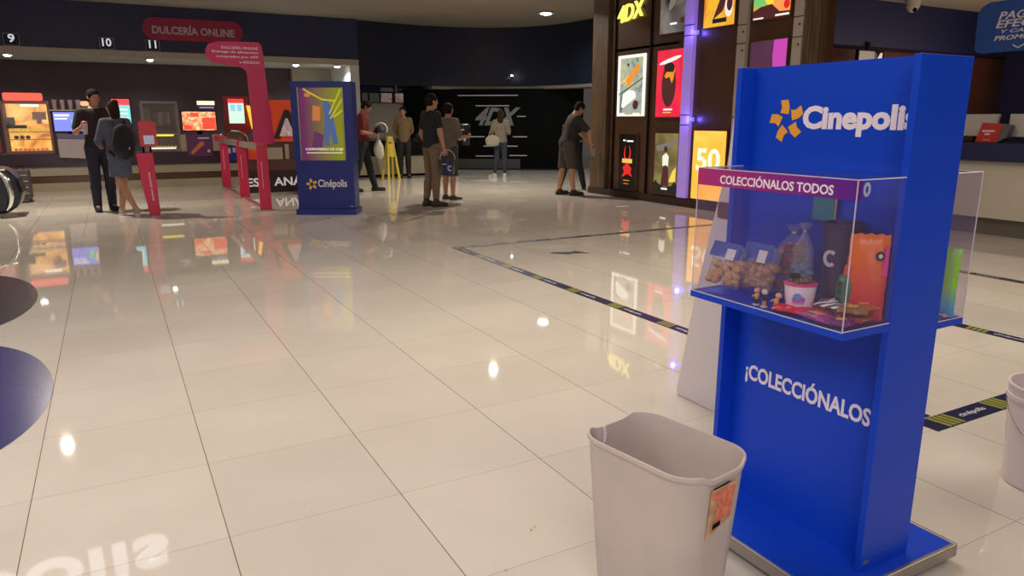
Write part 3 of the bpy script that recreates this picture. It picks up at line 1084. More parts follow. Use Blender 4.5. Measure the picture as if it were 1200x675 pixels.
# ---- goods in the cases
def pillow(c, u, v, wd, ht, th, crinkle=0.1, n=18, seed=1, pinch=0.0):
    """sealed soft bag lying in the plane u, v"""
    rnd = random.Random(seed)
    c, u, v = Vector(c), Vector(u).normalized(), Vector(v).normalized()
    nn = u.cross(v)
    mb = MB()
    ph = [rnd.uniform(0, 6.28) for _ in range(6)]
    top, bot = {}, {}
    for i in range(n + 1):
        for j in range(n + 1):
            a, b = i / n * 2 - 1, j / n * 2 - 1
            prof = max(0, (1 - abs(a) ** 3.2)) ** 0.6 * max(0, (1 - abs(b) ** 3.2)) ** 0.6
            wv = crinkle * (math.sin(a * 9 + ph[0] + b * 3) + math.sin(b * 11 + ph[1] - a * 4) + math.sin((a + b) * 15 + ph[2])) / 3
            h = th / 2 * (prof * (1 + wv) + 0.03)
            sq = 1 - pinch * (b > 0) * b * b
            p = c + u * (a * wd / 2 * sq * (1 + 0.02 * math.sin(b * 14 + ph[3]))) + v * (b * ht / 2 * (1 + 0.02 * math.sin(a * 12 + ph[4])))
            top[i, j] = mb.bm.verts.new(p + nn * h)
            bot[i, j] = mb.bm.verts.new(p - nn * h * 0.8) if 0 < i < n and 0 < j < n else top[i, j]
    for i in range(n):
        for j in range(n):
            mb._f([top[i, j], top[i + 1, j], top[i + 1, j + 1], top[i, j + 1]])
            q = [bot[i, j], bot[i, j + 1], bot[i + 1, j + 1], bot[i + 1, j]]
            if len(set(q)) == 4 and not all(x_ in top.values() for x_ in q):
                mb._f(q)
    return mb


ZS = 0.8175
Z = Vector((0, 0, 1))
m_puff = mat('golden_snack', (0.62, 0.34, 0.12), 0.75, noise=0.25, nscale=60, bump=0.6, bscale=60)
m_puff2 = mat('brown_snack', (0.45, 0.22, 0.11), 0.75, noise=0.25, nscale=60, bump=0.6, bscale=60)
m_hdr = mat('blue_bag_header', (0.03, 0.08, 0.42), 0.35)
m_lab = mat('pale_label', (0.7, 0.68, 0.72), 0.4, noise=0.1, nscale=80)


def snack_bag(cx, cy, mt, label, seed, hgt=0.13, wd=0.14, tilt=0.5):
    rnd = random.Random(seed)
    t = thing('snack_bag', label, 'snack bag', (cx, cy, ZS), 'clear bags of snacks with blue headers')
    v = Vector((tilt, 0, 1)).normalized()
    u = Vector((0, -1, 0))
    n = u.cross(v)
    c = Vector((cx, cy, ZS)) + v * hgt * 0.5 + Vector((0, 0, 0.022))
    mb = MB()
    for k in range(64):
        a, b = rnd.uniform(-0.43, 0.43), rnd.uniform(-0.42, 0.12)
        p = c + u * a * wd + v * b * hgt + n * rnd.uniform(-0.012, 0.016)
        r = rnd.uniform(0.009, 0.0135)
        p.z = max(p.z, ZS + r + 0.002)
        mb.ell(p, (r, r * rnd.uniform(0.9, 1.2), r * rnd.uniform(0.7, 1)), 8)
    part('snacks', mb, mt, t, 'golden brown snack pieces', smooth=True)
    part('film', pillow(c, u, v, wd, hgt, 0.07, 0.14, 18, seed), M['bagfilm'], t, 'clear film', smooth=True)
    mb = MB()
    mb.prism([(-0.46 * wd, 0.14 * hgt), (0.42 * wd, 0.14 * hgt), (0.44 * wd, 0.5 * hgt), (-0.44 * wd, 0.5 * hgt)], c + n * 0.034, u, v, n * 0.002)
    h = part('header', mb, m_hdr, t, 'blue header with text')
    mb = MB()
    mb.prism([(0.05 * wd, 0.1 * hgt), (0.32 * wd, 0.1 * hgt), (0.32 * wd, 0.36 * hgt), (0.05 * wd, 0.36 * hgt)], c + n * 0.0365, u, v, n * 0.001)
    part('sticker', mb, m_lab, h, 'pale price sticker')
    return t


snack_bag(1.650, 1.640, m_puff, 'clear bag of golden puffs with blue header, at the left end of the case', 3, 0.135, 0.135, 0.42)
snack_bag(1.685, 1.540, m_puff2, 'clear bag of darker brown puffs with blue header, second from the left', 5, 0.145, 0.12, 0.35)

# tall clear bags
m_gum = mat('dark_red_sweets', (0.24, 0.02, 0.03), 0.35, noise=0.4, nscale=60)


def tied_bag(cx, cy, h, r, fill, fillm, label, seed):
    rnd = random.Random(seed)
    t = thing('tied_bag', label, 'sweet bag', (cx, cy, ZS), 'tall clear bags tied at the top')
    mb = MB()
    if fillm:
        for k in range(110):
            z = rnd.uniform(0.012, fill)
            a = rnd.uniform(0, 6.28)
            q = rnd.uniform(0.1, 0.78) * r
            mb.ell((cx + q * math.cos(a) * 0.8, cy + q * math.sin(a), ZS + z + 0.004), (0.011, 0.012, 0.009), 6)
        part('sweets', mb, fillm, t, smooth=True)
    mb = MB()
    N = 28
    rings = []
    prof = [(0.6, 0), (0.95, 0.03), (1.0, 0.25), (0.97, 0.5), (0.8, 0.72), (0.35, 0.86), (0.16, 0.90), (0.38, 0.96), (0.6, 1.0)]
    for (rr, zz) in prof:
        ring_ = []
        for k in range(N):
            a = 2 * PI * k / N
            q = r * rr * (1 + 0.09 * math.sin(5 * a + zz * 7 + seed) + 0.05 * math.sin(11 * a + zz * 13))
            ring_.append(mb.bm.verts.new((cx + 0.8 * q * math.cos(a), cy + q * math.sin(a), ZS + 0.002 + zz * h)))
        rings.append(ring_)
    for i in range(len(rings) - 1):
        for k in range(N):
            mb._f([rings[i][k], rings[i][(k + 1) % N], rings[i + 1][(k + 1) % N], rings[i + 1][k]])
    mb._f(rings[0][::-1])
    part('film', mb, M['bagfilm'], t, 'clear film', smooth=True)
    mb = MB()
    mb.lathe([(r * 0.17, 0), (r * 0.2, 0.004), (r * 0.17, 0.008)], (cx, cy, ZS + h * 0.895), 12, 0.9)
    part('tie', mb, M['alu'], t)


tied_bag(1.775, 1.482, 0.225, 0.052, 0.165, m_gum, 'tall clear tied bag of dark red sweets, left of the navy cup', 11)
tied_bag(1.722, 1.402, 0.245, 0.034, 0.12, mat('teal_wrap', (0.06, 0.16, 0.30), 0.3), 'tall clear tied bag with bluish filling, touching the navy cup', 13)
tied_bag(1.755, 1.245, 0.225, 0.034, 0.13, mat('dark_green_wrap', (0.04, 0.10, 0.06), 0.3), 'narrow clear tied bag behind the green bottle', 17)

# navy popcorn cup with a C
t = thing('popcorn_cup', 'large dark navy popcorn cup with a pale letter C', 'cup', (1.80, 1.318, ZS))
mb = MB()
mb.lathe([(0.040, 0), (0.041, 0.004), (0.054, 0.243), (0.056, 0.248), (0.056, 0.256), (0.052, 0.256), (0.051, 0.243), (0.039, 0.02)], (1.782, 1.318, ZS), 32)
part('body', mb, mat('navy_card', (0.030, 0.024, 0.10), 0.4), t, smooth=True)
mb = MB()
cpts = [(0.022 * math.cos(a), 0.024 * math.sin(a)) for a in [math.radians(x) for x in range(45, 316, 15)]] + [(0.012 * math.cos(a), 0.0135 * math.sin(a)) for a in [math.radians(x) for x in range(315, 44, -15)]]
mb.prism(cpts, (1.7305, 1.318, ZS + 0.158), (0, -1, 0), (0.05, 0, 1), (0.002, 0, 0))
part('letter', mb, M['lettersg'], t, 'pale C')
# framed card on the back panel
t = thing('framed_card', 'teal card with a yellow edge at the back of the case, above the navy cup', 'card', (1.838, 1.43, ZS + 0.17))
mb = MB()
mb.box(1.836, 1.840, 1.395, 1.475, 1.06, 1.155)
part('card', mb, mat('teal_card', (0.03, 0.22, 0.30), 0.4), t)
mb = MB()
for (ya, yb, za, zb) in ((1.392, 1.397, 1.055, 1.157), (1.395, 1.413, 1.055, 1.06), (1.395, 1.475, 1.152, 1.157)):
    mb.box(1.8335, 1.836, ya, yb, za, zb)
part('edge', mb, mat('ochre_edge', (0.5, 0.30, 0.10), 0.4), t, 'ochre edge')
mb = MB()
mb.box(1.834, 1.836, 1.41, 1.44, 1.128, 1.143)
mb.box(1.840, 1.8495, 1.42, 1.45, 1.09, 1.12)
part('clip', mb, M['whitep'], t)

# ice cream tub
t = thing('ice_cream_tub', 'white paper tub with pink rim and a little cloud picture, filled with brown sweets', 'tub', (1.675, 1.362, ZS))
tb = (1.675, 1.362, ZS)
mb = MB()
mb.lathe([(0.034, 0), (0.035, 0.003), (0.0435, 0.082), (0.041, 0.082), (0.034, 0.01)], tb, 32)
part('body', mb, M['letters'], t, smooth=True)
mb = MB()
mb.lathe([(0.0415, 0.0815), (0.0455, 0.082), (0.0462, 0.086), (0.0415, 0.088)], tb, 32)
part('rim', mb, mat('hot_pink', (0.75, 0.05, 0.22), 0.4), t, 'pink rim')
mb = MB()
dq = Vector((-0.80, -0.60, 0)).normalized()
du = Vector((dq.y, -dq.x, 0)) * -1
du = Vector((0.60, -0.80, 0))
mb.prism(ellp(0, 0, 0.018, 0.010, 20), Vector(tb) + dq * 0.0415 + Z * 0.046, du, Z, dq * 0.0015)
mb.mi = 1
mb.prism(ellp(-0.004, 0.009, 0.011, 0.008, 16), Vector(tb) + dq * 0.042 + Z * 0.046, du, Z, dq * 0.0015)
mb.mi = 2
mb.prism([(-0.017, -0.006), (0.017, -0.006), (0.014, -0.011), (-0.014, -0.011)], Vector(tb) + dq * 0.042 + Z * 0.046, du, Z, dq * 0.0016)
mb.mi = 3
mb.prism(rrect(0.007, 0.007, 0.001, 2, -0.003, -0.035), Vector(tb) + dq * 0.037 + Z * 0.046, du, Z, dq * 0.0016)
part('picture', mb, [mat('violet_ink', (0.30, 0.14, 0.6), 0.4), mat('sky_ink', (0.12, 0.32, 0.7), 0.4), mat('pink_ink', (0.8, 0.1, 0.4), 0.4), mat('red_ink', (0.6, 0.03, 0.05), 0.4)], t)
mb = MB()
rnd = random.Random(4)
for k in range(26):
    a, q = rnd.uniform(0, 6.28), rnd.uniform(0, 0.03)
    mb.ell((tb[0] + q * math.cos(a), tb[1] + q * math.sin(a), ZS + 0.086 + rnd.uniform(0, 0.012)), (0.010, 0.009, 0.008), 6)
part('sweets', mb, mat('brown_sweets', (0.16, 0.085, 0.05), 0.4, noise=0.5, nscale=90), t, smooth=True)
mb = MB()
mb.prism([(-0.014, -0.006), (0.014, -0.006), (0.014, 0.010), (-0.014, 0.010)], Vector(tb) + Vector((-0.02, 0.004, 0.105)), du, Vector((0.4, 0.3, 0.8)), (-0.0015, 0, 0.001))
part('tag', mb, M['black'], t)

# three small toys


def toy(cx, cy, cols, label, h=0.055, lean=0.0):
    t = thing('toy_figure', label, 'toy', (cx, cy, ZS), 'three small toys in the front of the case')
    b = Vector((cx, cy, ZS))
    mb = MB()
    mb.lathe([(0.010, 0), (0.011, 0.002), (0.010, 0.004)], b, 16)
    part('base', mb, cols[3], t, smooth=True)
    mb = MB()
    mb.tube([b + Vector((0.004 * 0, 0.004, 0.003)), b + Vector((0, 0.0035, h * 0.36))], [0.0028, 0.0036])
    mb.tube([b + Vector((0, -0.004, 0.003)), b + Vector((0, -0.0035, h * 0.36))], [0.0028, 0.0036])
    part('legs', mb, cols[0], t, smooth=True)
    mb = MB()
    mb.ell(b + Vector((0, lean * 0.3, h * 0.5)), (0.0065, 0.008, h * 0.19))
    mb.tube([b + Vector((0, 0.006, h * 0.58)), b + Vector((-0.004, 0.013, h * 0.45))], 0.0024)
    mb.tube([b + Vector((0, -0.006, h * 0.58)), b + Vector((-0.004, -0.012, h * 0.66))], 0.0024)
    part('body', mb, cols[1], t, smooth=True)
    mb = MB()
    mb.ell(b + Vector((0, lean, h * 0.82)), (0.0085, 0.0095, h * 0.15))
    part('head', mb, cols[2], t, smooth=True)


cy_ = mat('toy_yellow', (0.8, 0.45, 0.05), 0.4)
cb_ = mat('toy_brown', (0.25, 0.1, 0.05), 0.4)
cp_ = mat('toy_pink', (0.8, 0.4, 0.35), 0.4)
cr_ = mat('toy_red', (0.7, 0.08, 0.05), 0.4)
ck_ = mat('toy_black', (0.02, 0.02, 0.03), 0.4)
cw_ = mat('toy_white', (0.75, 0.72, 0.7), 0.4)
toy(1.632, 1.478, [ck_, cy_, cp_, cw_], 'small pink-headed toy figure, leftmost of the three toys', 0.054)
toy(1.630, 1.447, [cy_, ck_, cw_, cw_], 'small black and white toy figure, middle of the three toys', 0.056)
toy(1.628, 1.405, [cr_, cy_, cp_, cb_], 'small yellow and pink toy figure leaning, nearest the white tub', 0.056, -0.010)

# green bottle with a red cap
t = thing('sweet_bottle', 'green bottle with a red cap, right of the navy cup', 'bottle', (1.725, 1.252, ZS))
g0 = (1.725, 1.252, ZS)
mb = MB()
mb.lathe([(0.020, 0.0), (0.0255, 0.004), (0.0265, 0.03)], g0, 24)
part('foot', mb, cw_, t, 'white lower band', smooth=True)
mb = MB()
mb.lathe([(0.0265, 0.031), (0.0265, 0.10), (0.022, 0.118), (0.012, 0.126)], g0, 24)
part('body', mb, mat('bottle_green', (0.03, 0.17, 0.08), 0.3), t, smooth=True)
mb = MB()
mb.lathe([(0.012, 0.124), (0.013, 0.126), (0.0105, 0.150), (0.008, 0.152)], g0, 16)
part('cap', mb, cr_, t, 'red cap', smooth=True)
mb = MB()
for k, ch in enumerate(('o', '8', 'o')):
    mb.prism(ellp(0, 0, 0.007, 0.008, 12), (g0[0] - 0.0272, g0[1] + 0.003, ZS + 0.058 + 0.021 * k), (0, -1, 0), Z, (0.001, 0, 0))
part('print', mb, ck_, t)

# big orange bag
t = thing('snack_pouch', 'large orange-red bag standing at the right end of the front case', 'snack bag', (1.755, 1.195, ZS))
part('bag', pillow((1.748, 1.213, ZS + 0.121), (0.66, -0.75, 0), (0.06, 0.04, 1), 0.098, 0.236, 0.036, 0.06, 18, 21), grad_mat('orange_red_film', (0.65, 0.03, 0.05), (0.90, 0.20, 0.02), 2, 0.06, 0.19, 0.25), t, smooth=True)
mb = MB()
mb.prism(ellp(0, 0, 0.011, 0.013, 16), (1.749, 1.179, ZS + 0.185), (0.66, -0.75, 0), Z, (-0.0012, -0.001, 0))
mb.mi = 1
mb.prism(ellp(0, 0, 0.005, 0.006, 12), (1.7478, 1.178, ZS + 0.185), (0.66, -0.75, 0), Z, (-0.0012, -0.001, 0))
mb.mi = 2
mb.prism([(-0.006, -0.02), (0.008, -0.02), (0.008, 0.06), (-0.002, 0.06)], (1.763, 1.174, ZS + 0.15), (0.66, -0.75, 0), Z, (-0.001, -0.001, 0))
part('print', mb, [ck_, cw_, mat('pink_film', (0.8, 0.04, 0.3), 0.3)], t)

# flat sweet packets heaped at the right
packs = [
    # centre, u-dir angle, tilt, w, h, t, material key, label
    ((1.650, 1.352, ZS + 0.013), 12, 0.0, 0.110, 0.080, 0.024, 'red', 'glossy red packet lying nearest the three toys'),
    ((1.720, 1.318, ZS + 0.014), -18, 0.0, 0.115, 0.085, 0.024, 'red2', 'red packet lying just behind the first red one'),
    ((1.638, 1.265, ZS + 0.013), -8, 0.0, 0.110, 0.060, 0.022, 'violet', 'violet packet with a yellow patch at the front edge of the case'),
    ((1.640, 1.195, ZS + 0.014), 20, 0.0, 0.060, 0.062, 0.022, 'violet2', 'dark violet packet in the right front corner of the case'),
    ((1.706, 1.258, ZS + 0.040), 10, 0.10, 0.110, 0.070, 0.022, 'strip', 'black and white striped packet lying on the red ones'),
    ((1.710, 1.205, ZS + 0.016), 5, 0.0, 0.080, 0.09, 0.026, 'maroon', 'maroon packet under the brown-yellow ones'),
    ((1.690, 1.200, ZS + 0.042), 30, 0.08, 0.075, 0.060, 0.022, 'brown', 'brown and yellow packet on top of the heap at the right'),
    ((1.735, 1.202, ZS + 0.044), -15, 0.05, 0.070, 0.060, 0.022, 'brown2', 'orange-brown packet at the foot of the large orange bag'),
]
pc = {'red': (0.75, 0.02, 0.02), 'red2': (0.62, 0.03, 0.04), 'violet': (0.34, 0.02, 0.26), 'violet2': (0.20, 0.015, 0.20), 'maroon': (0.30, 0.03, 0.05), 'brown': (0.30, 0.16, 0.06), 'brown2': (0.50, 0.13, 0.04)}


def stripe_mat():
    m = mat('striped_film', (0.5, 0.5, 0.5), 0.3)
    nt = m.node_tree
    tc = nt.nodes.new('ShaderNodeTexCoord')
    wv = nt.nodes.new('ShaderNodeTexWave')
    wv.inputs['Scale'].default_value = 26
    wv.bands_direction = 'DIAGONAL'
    r = nt.nodes.new('ShaderNodeValToRGB')
    r.color_ramp.interpolation = 'CONSTANT'
    r.color_ramp.elements[0].color = (0.03, 0.02, 0.02, 1)
    r.color_ramp.elements[1].color = (0.8, 0.78, 0.75, 1)
    r.color_ramp.elements[1].position = 0.5
    nt.links.new(tc.outputs['Object'], wv.inputs['Vector'])
    nt.links.new(wv.outputs['Fac'], r.inputs[0])
    nt.links.new(r.outputs[0], nt.nodes['Principled BSDF'].inputs['Base Color'])
    return m


for i, (c, ang, tl, pw, ph_, pt, key, lb) in enumerate(packs):
    t = thing('sweet_packet', lb, 'sweet packet', (c[0], c[1], c[2] - pt * 0.4), 'flat packets heaped in the case')
    a = math.radians(ang)
    u = Vector((math.sin(a), -math.cos(a), 0))
    v = Vector((math.cos(a), math.sin(a), tl))
    mt = stripe_mat() if key == 'strip' else mat('film_' + key, pc[key], 0.22, noise=0.35, nscale=40)
    part('bag', pillow(c, u, v, pw, ph_, pt, 0.35, 18, 30 + i), mt, t, smooth=True)
    mb = MB()
    n = u.cross(v).normalized()
    s_ = 1 if n.z > 0 else -1
    if key in ('violet', 'brown', 'brown2', 'violet2'):
        mb.prism([(-0.2 * pw, -0.25 * ph_), (0.12 * pw, -0.25 * ph_), (0.2 * pw, 0.1 * ph_), (-0.15 * pw, 0.06 * ph_)], Vector(c) + n * s_ * (pt * 0.52), u, v, n * s_ * 0.002)
        part('print', mb, cy_, t, 'yellow patch')
    elif key in ('red', 'red2'):
        for k in range(4):
            x = -0.25 + 0.14 * k
            mb.prism([(x * pw, -0.05 * ph_), ((x + 0.08) * pw, -0.05 * ph_), ((x + 0.11) * pw, 0.13 * ph_), ((x + 0.03) * pw, 0.13 * ph_)], Vector(c) + n * s_ * (pt * 0.53), u, v, n * s_ * 0.002)
        part('print', mb, cw_, t, 'white marks')
    else:
        mb.bm.free()

# rear case goods
t = thing('snack_pouch', 'green and blue upright pouch with a round dark mark in the rear case', 'snack bag', (2.07, 1.185, 0.791))
part('bag', pillow((2.062, 1.196, 0.895), (0.45, -1, 0), (0, 0, 1), 0.085, 0.205, 0.035, 0.06, 18, 44), grad_mat('green_blue_film', (0.05, 0.30, 0.62), (0.28, 0.60, 0.06), 2, 0.03, 0.10, 0.3), t, smooth=True)
mb = MB()
mb.prism(ellp(0, 0, 0.013, 0.013, 20), (2.088, 1.176, 0.955), (1, -0.2, 0), Z, (0, -0.002, 0))
part('mark', mb, ck_, t, 'round dark mark')
t = thing('sweet_packet', 'small white and red packet lying in front of the green pouch', 'sweet packet', (2.09, 1.18, 0.791))
part('bag', pillow((2.085, 1.1795, 0.801), (1, 0, 0), (0, 1, 0.2), 0.06, 0.03, 0.018, 0.2, 14, 45), mat('white_red_film', (0.7, 0.45, 0.45), 0.35, noise=0.5, nscale=50), t, smooth=True)

# ------------------------------------------------------------------ white flared pylon behind the stand
t = thing('sign_pylon', 'white flared pylon standing on the tiles behind the blue stand', 'pylon', (2.42, 2.22, 0))
half = [(2.628, 0.03), (2.600, 0.17), (2.543, 0.495), (2.46, 0.857), (2.384, 1.141), (2.357, 1.397), (2.35, 1.47)]
cyy = 2.22
outl = [(y, z) for (y, z) in half] + [(2 * cyy - y, z) for (y, z) in half[::-1]] + [(2 * cyy - 2.62, 0.0), (2.62, 0.0)]
mb = MB()
mb.prism(outl, (2.38, 0, 0.0), (0, 1, 0), (0, 0, 1), (0.09, 0, 0))
part('body', mb, M['whitep'], t, bevel=0.006)
mb = MB()
mb.prism(rrect(0.075, 0.072, 0.012, 4, 2.338, 0.922), (2.372, 0, 0), (0, 1, 0), (0, 0, 1), (0.008, 0, 0))
part('socket', mb, mat('brown_socket', (0.16, 0.075, 0.05), 0.5), t, 'small brown rounded plate', bevel=0.002)


# ------------------------------------------------------------------ bin and bucket
def loft(rings_):
    mb = MB()
    vs = [[mb.bm.verts.new(p) for p in r] for r in rings_]
    n = len(vs[0])
    for i in range(len(vs) - 1):
        for k in range(n):
            mb._f([vs[i][k], vs[i][(k + 1) % n], vs[i + 1][(k + 1) % n], vs[i + 1][k]])
    mb._f(vs[0][::-1])
    mb._f(vs[-1])
    return mb


BX, BY, BA = 1.235, 1.40, math.radians(-80)
BL, BW, BH = 0.40, 0.275, 0.50


def rr_ring(L, W, r, z, notch=0.0):
    p = rrect(L, W, r, 8)
    # extra points along the short sides for the dip in the rim
    out = []
    for i, q in enumerate(p):
        out.append(q)
        nx = p[(i + 1) % len(p)]
        if math.hypot(nx[0] - q[0], nx[1] - q[1]) > 0.05:
            for k in range(1, 12):
                out.append((q[0] + (nx[0] - q[0]) * k / 12, q[1] + (nx[1] - q[1]) * k / 12))
    res = []
    for (x, y) in out:
        x -= L / 2
        y -= W / 2
        dz = 0
        if notch and abs(abs(x) - L / 2) < 0.012:
            s = max(0.0, 1 - (abs(y) / (W * 0.30)) ** 6)
            dz = -notch * s
        c, s2 = math.cos(BA), math.sin(BA)
        res.append(Vector((BX + x * c - y * s2, BY + x * s2 + y * c, z + dz)))
    return res


t = thing('waste_bin', 'beige plastic waste bin, empty and open, in front of the blue stand', 'waste bin', (BX, BY, 0))
rings = []
for (z, k) in ((0.0, 0.80), (0.008, 0.815), (0.15, 0.868), (0.3, 0.918), (0.42, 0.957), (0.475, 0.972)):
    rings.append(rr_ring(BL * k, BW * k, 0.075, z))
rings.append(rr_ring(BL * 0.985, BW * 0.985, 0.082, 0.486, 0.014))
rings.append(rr_ring(BL * 1.015, BW * 1.02, 0.086, 0.487, 0.014))
rings.append(rr_ring(BL * 1.025, BW * 1.03, 0.088, 0.494, 0.014))
rings.append(rr_ring(BL * 1.015, BW * 1.02, 0.086, 0.500, 0.014))
rings.append(rr_ring(BL * 0.985, BW * 0.985, 0.082, 0.500, 0.014))
rings.append(rr_ring(BL * 0.962, BW * 0.955, 0.078, 0.487, 0.014))
for (z, k) in ((0.42, 0.94), (0.3, 0.90), (0.15, 0.85), (0.012, 0.79)):
    rings.append(rr_ring(BL * k, BW * k, 0.07, z))
part('body', loft(rings), M['beige'], t, smooth=True)
c_, s_ = math.cos(BA), math.sin(BA)
eu = Vector((c_, s_, 0))
ev = Vector((-s_, c_, 0))
bc = Vector((BX, BY, 0))
# worn label on the near short side
lo = bc + eu * (BL * 0.5 * 0.931) + Vector((0, 0, 0.34))
lv = Vector((0, 0, 1)) + eu * 0.068
ly = mat('worn_paper_label', (0.62, 0.36, 0.20), 0.7, noise=0.35, nscale=30)
lr = mat('faded_red_print', (0.72, 0.20, 0.13), 0.7, noise=0.35, nscale=45)
mb = MB()
mb.prism([(-0.052, -0.03), (-0.03, -0.02), (0.046, 0.01), (0.052, 0.113), (-0.052, 0.113)], lo + eu * 0.003, ev, lv, eu * 0.0008)
lab = part('label', mb, ly, t, 'worn tan and red paper label')
mb = MB()
mb.prism([(-0.022, 0.012), (0.044, 0.022), (0.047, 0.1), (-0.046, 0.106), (-0.042, 0.085), (-0.022, 0.08)], lo + eu * 0.004, ev, lv, eu * 0.0008)
part('print', mb, lr, lab, 'faded red print')
mb = MB()
mb.prism([(-0.03, -0.004), (0.0, 0.0), (0.0, 0.014), (-0.03, 0.01)], lo + eu * 0.0052, ev, lv, eu * 0.0008)
mb.prism([(-0.045, 0.116), (0.02, 0.118), (0.02, 0.122), (-0.045, 0.12)], lo + eu * 0.0052, ev, lv, eu * 0.0008)
part('scribble', mb, M['black'], lab)
mb = MB()
mb.prism([(0, 0), (0.010, 0.002), (0.013, 0.03), (0.006, 0.055), (-0.002, 0.05), (0.003, 0.028)], bc - eu * (BL * 0.5 * 0.90) + ev * -0.05 + Vector((0, 0, 0.445)), ev, (0, 0, 1), eu * 0.003)
part('torn_sticker', mb, M['letters'], t, 'torn white scrap of sticker')

t = thing('bucket', 'white plastic bucket with wire handle, cut by the right edge', 'bucket', (2.985, 1.245, 0))
bk = (2.985, 1.245, 0)
mb = MB()
mb.lathe([(0.125, 0.0), (0.13, 0.004), (0.150, 0.335), (0.158, 0.337), (0.158, 0.352), (0.152, 0.353), (0.154, 0.38), (0.160, 0.386), (0.160, 0.392), (0.148, 0.392), (0.145, 0.37), (0.124, 0.012)], bk, 48)
part('body', mb, M['bucket'], t, smooth=True)
mb = MB()
pts = []
for k in range(21):
    a = PI * k / 20
    d0 = Vector((-0.55, 0.83, 0))
    d1 = Vector((-0.83, -0.55, 0))
    pts.append(Vector((bk[0], bk[1], 0.345)) + d0 * 0.158 * math.cos(a) + d1 * (0.165 * math.sin(a)) + Vector((0, 0, -0.16 * math.sin(a))))
mb.tube(pts, 0.0022, 8)
part('handle', mb, M['chrome'], t, 'thin wire handle', smooth=True)
mb = MB()
mb.tube(pts[9:12], 0.006, 8)
part('grip', mb, M['rubber'], t, smooth=True)
# crumbs on the tiles near the bin
mb = MB()
rnd = random.Random(9)
for (x, y) in ((1.11, 1.90), (1.13, 1.91)):
    mb.ell((x, y, 0.003), (0.004, 0.003, 0.003), 6)
solo('popcorn_crumb', mb, mat('popcorn_yellow', (0.75, 0.55, 0.15), 0.6), 'tiny yellow popcorn crumb on the tiles left of the bin', 'crumb', smooth=True)

# ------------------------------------------------------------------ blue film kiosk
KX, KY = 2.64, 10.62
ka = math.atan2(10.133 - 10.85, 3.01 - 2.302) * 0.62  # board turned towards the camera
ku = Vector((math.cos(ka), math.sin(ka), 0))
kn = Vector((ku.y, -ku.x, 0))   # towards the viewer
k0 = Vector((2.32, 10.82, 0))
kw = 0.87
t = thing('film_kiosk', 'dark blue upright kiosk with a lit film poster and yellow star logo', 'kiosk', (k0 + ku * kw / 2)[:])


def kbox(mb, a0, a1, z0, z1, d0, d1):
    mb.prism([(a0, z0), (a1, z0), (a1, z1), (a0, z1)], k0 + kn * d0, ku, (0, 0, 1), kn * (d1 - d0))
    return mb


mb = MB()
kbox(mb, 0.0, kw, 0.0, 0.08, -0.38, 0.06)
part('base', mb, M['bluek'], t)
mb = MB()
kbox(mb, 0.02, kw - 0.02, 0.08, 0.78, -0.34, 0)
kbox(mb, 0.0, 0.10, 0.78, 1.80, -0.34, 0)
kbox(mb, kw - 0.12, kw, 0.78, 1.80, -0.34, 0)
kbox(mb, 0.0, kw, 1.80, 1.885, -0.34, 0)
part('housing', mb, M['bluek'], t, bevel=0.004)
mb = MB()
kbox(mb, 0.10, kw - 0.12, 0.78, 1.80, -0.30, -0.03)
mb2 = [grad_mat('print_kiosk', (0.16, 0.03, 0.12), (0.26, 0.30, 0.01), 0, -0.22, 0.24, 0.3, 0.42), em('lit_blue_fig', (0.10, 0.17, 0.42), 0.5), em('lit_warm_patch', (0.75, 0.25, 0.06), 0.55), em('lit_neon_yellow', (0.8, 0.72, 0.03), 0.5), E_cream, em('lit_purple_field', (0.17, 0.04, 0.15), 0.5), em('lit_olive_field', (0.25, 0.28, 0.01), 0.5)]
KO = k0 + kn * -0.029


def kp(poly, mi, lay):
    mb.mi = mi
    mb.prism([(0.10 + p[0] * 0.68, 0.78 + p[1] * 1.02) for p in poly], KO + kn * 0.0015 * lay, ku, (0, 0, 1), kn * 0.001)


kp([(0.28, 0.55), (0.44, 0.55), (0.46, 0.74), (0.30, 0.76)], 2, 1)
kp([(0.24, 0.18), (0.46, 0.18), (0.5, 0.36), (0.3, 0.4)], 5, 1)
kp([(0.5, 0.22), (0.6, 0.2), (0.64, 0.4), (0.7, 0.22), (0.8, 0.24), (0.74, 0.5), (0.7, 0.72), (0.6, 0.86), (0.52, 0.8), (0.54, 0.55)], 1, 2)
for k, (a, b) in enumerate([((0.12, 0.98), (0.5, 0.84)), ((0.5, 0.84), (0.78, 0.82)), ((0.66, 0.58), (0.98, 0.9)), ((0.72, 0.6), (0.98, 0.72)), ((0.64, 0.64), (0.9, 0.98))]):
    d = Vector((b[0] - a[0], b[1] - a[1])).normalized() * 0.012
    kp([(a[0] - d.y, a[1] + d.x), (b[0] - d.y, b[1] + d.x), (b[0] + d.y, b[1] - d.x), (a[0] + d.y, a[1] - d.x)], 3, 3 + k % 2)
kp(ellp(0.2, 0.90, 0.07, 0.03, 12), 2, 3)
mb.mi = 4
mb.prism([(0.18, 0.885), (0.70, 0.885), (0.70, 0.893), (0.18, 0.893)], KO + kn * 0.004, ku, (0, 0, 1), kn * 0.001)
part('poster_print', mb, mb2, t, 'lit purple and yellow film poster')
for (a, b) in ((0.10, 0.118), (kw - 0.135, kw - 0.12)):
    mb = MB()
    kbox(mb, a, b, 0.78, 1.80, -0.027, 0.004)
    part('poster_rail', mb, M['alu'], t)
mb = MB()
mb.text('COMPAÑEROS DE VIAJE', KO + kn * 0.006 + ku * 0.17 + Vector((0, 0, 0.915)), ku, (0, 0, 1), 0.54, 0.05, 0.001)
part('poster_lettering', mb, E_cream, t)
mb = MB()
mb.text('Cinépolis', k0 + ku * 0.325 + Vector((0, 0, 0.365)), ku, (0, 0, 1), 0.42, 0.145, 0.003, 0.02)
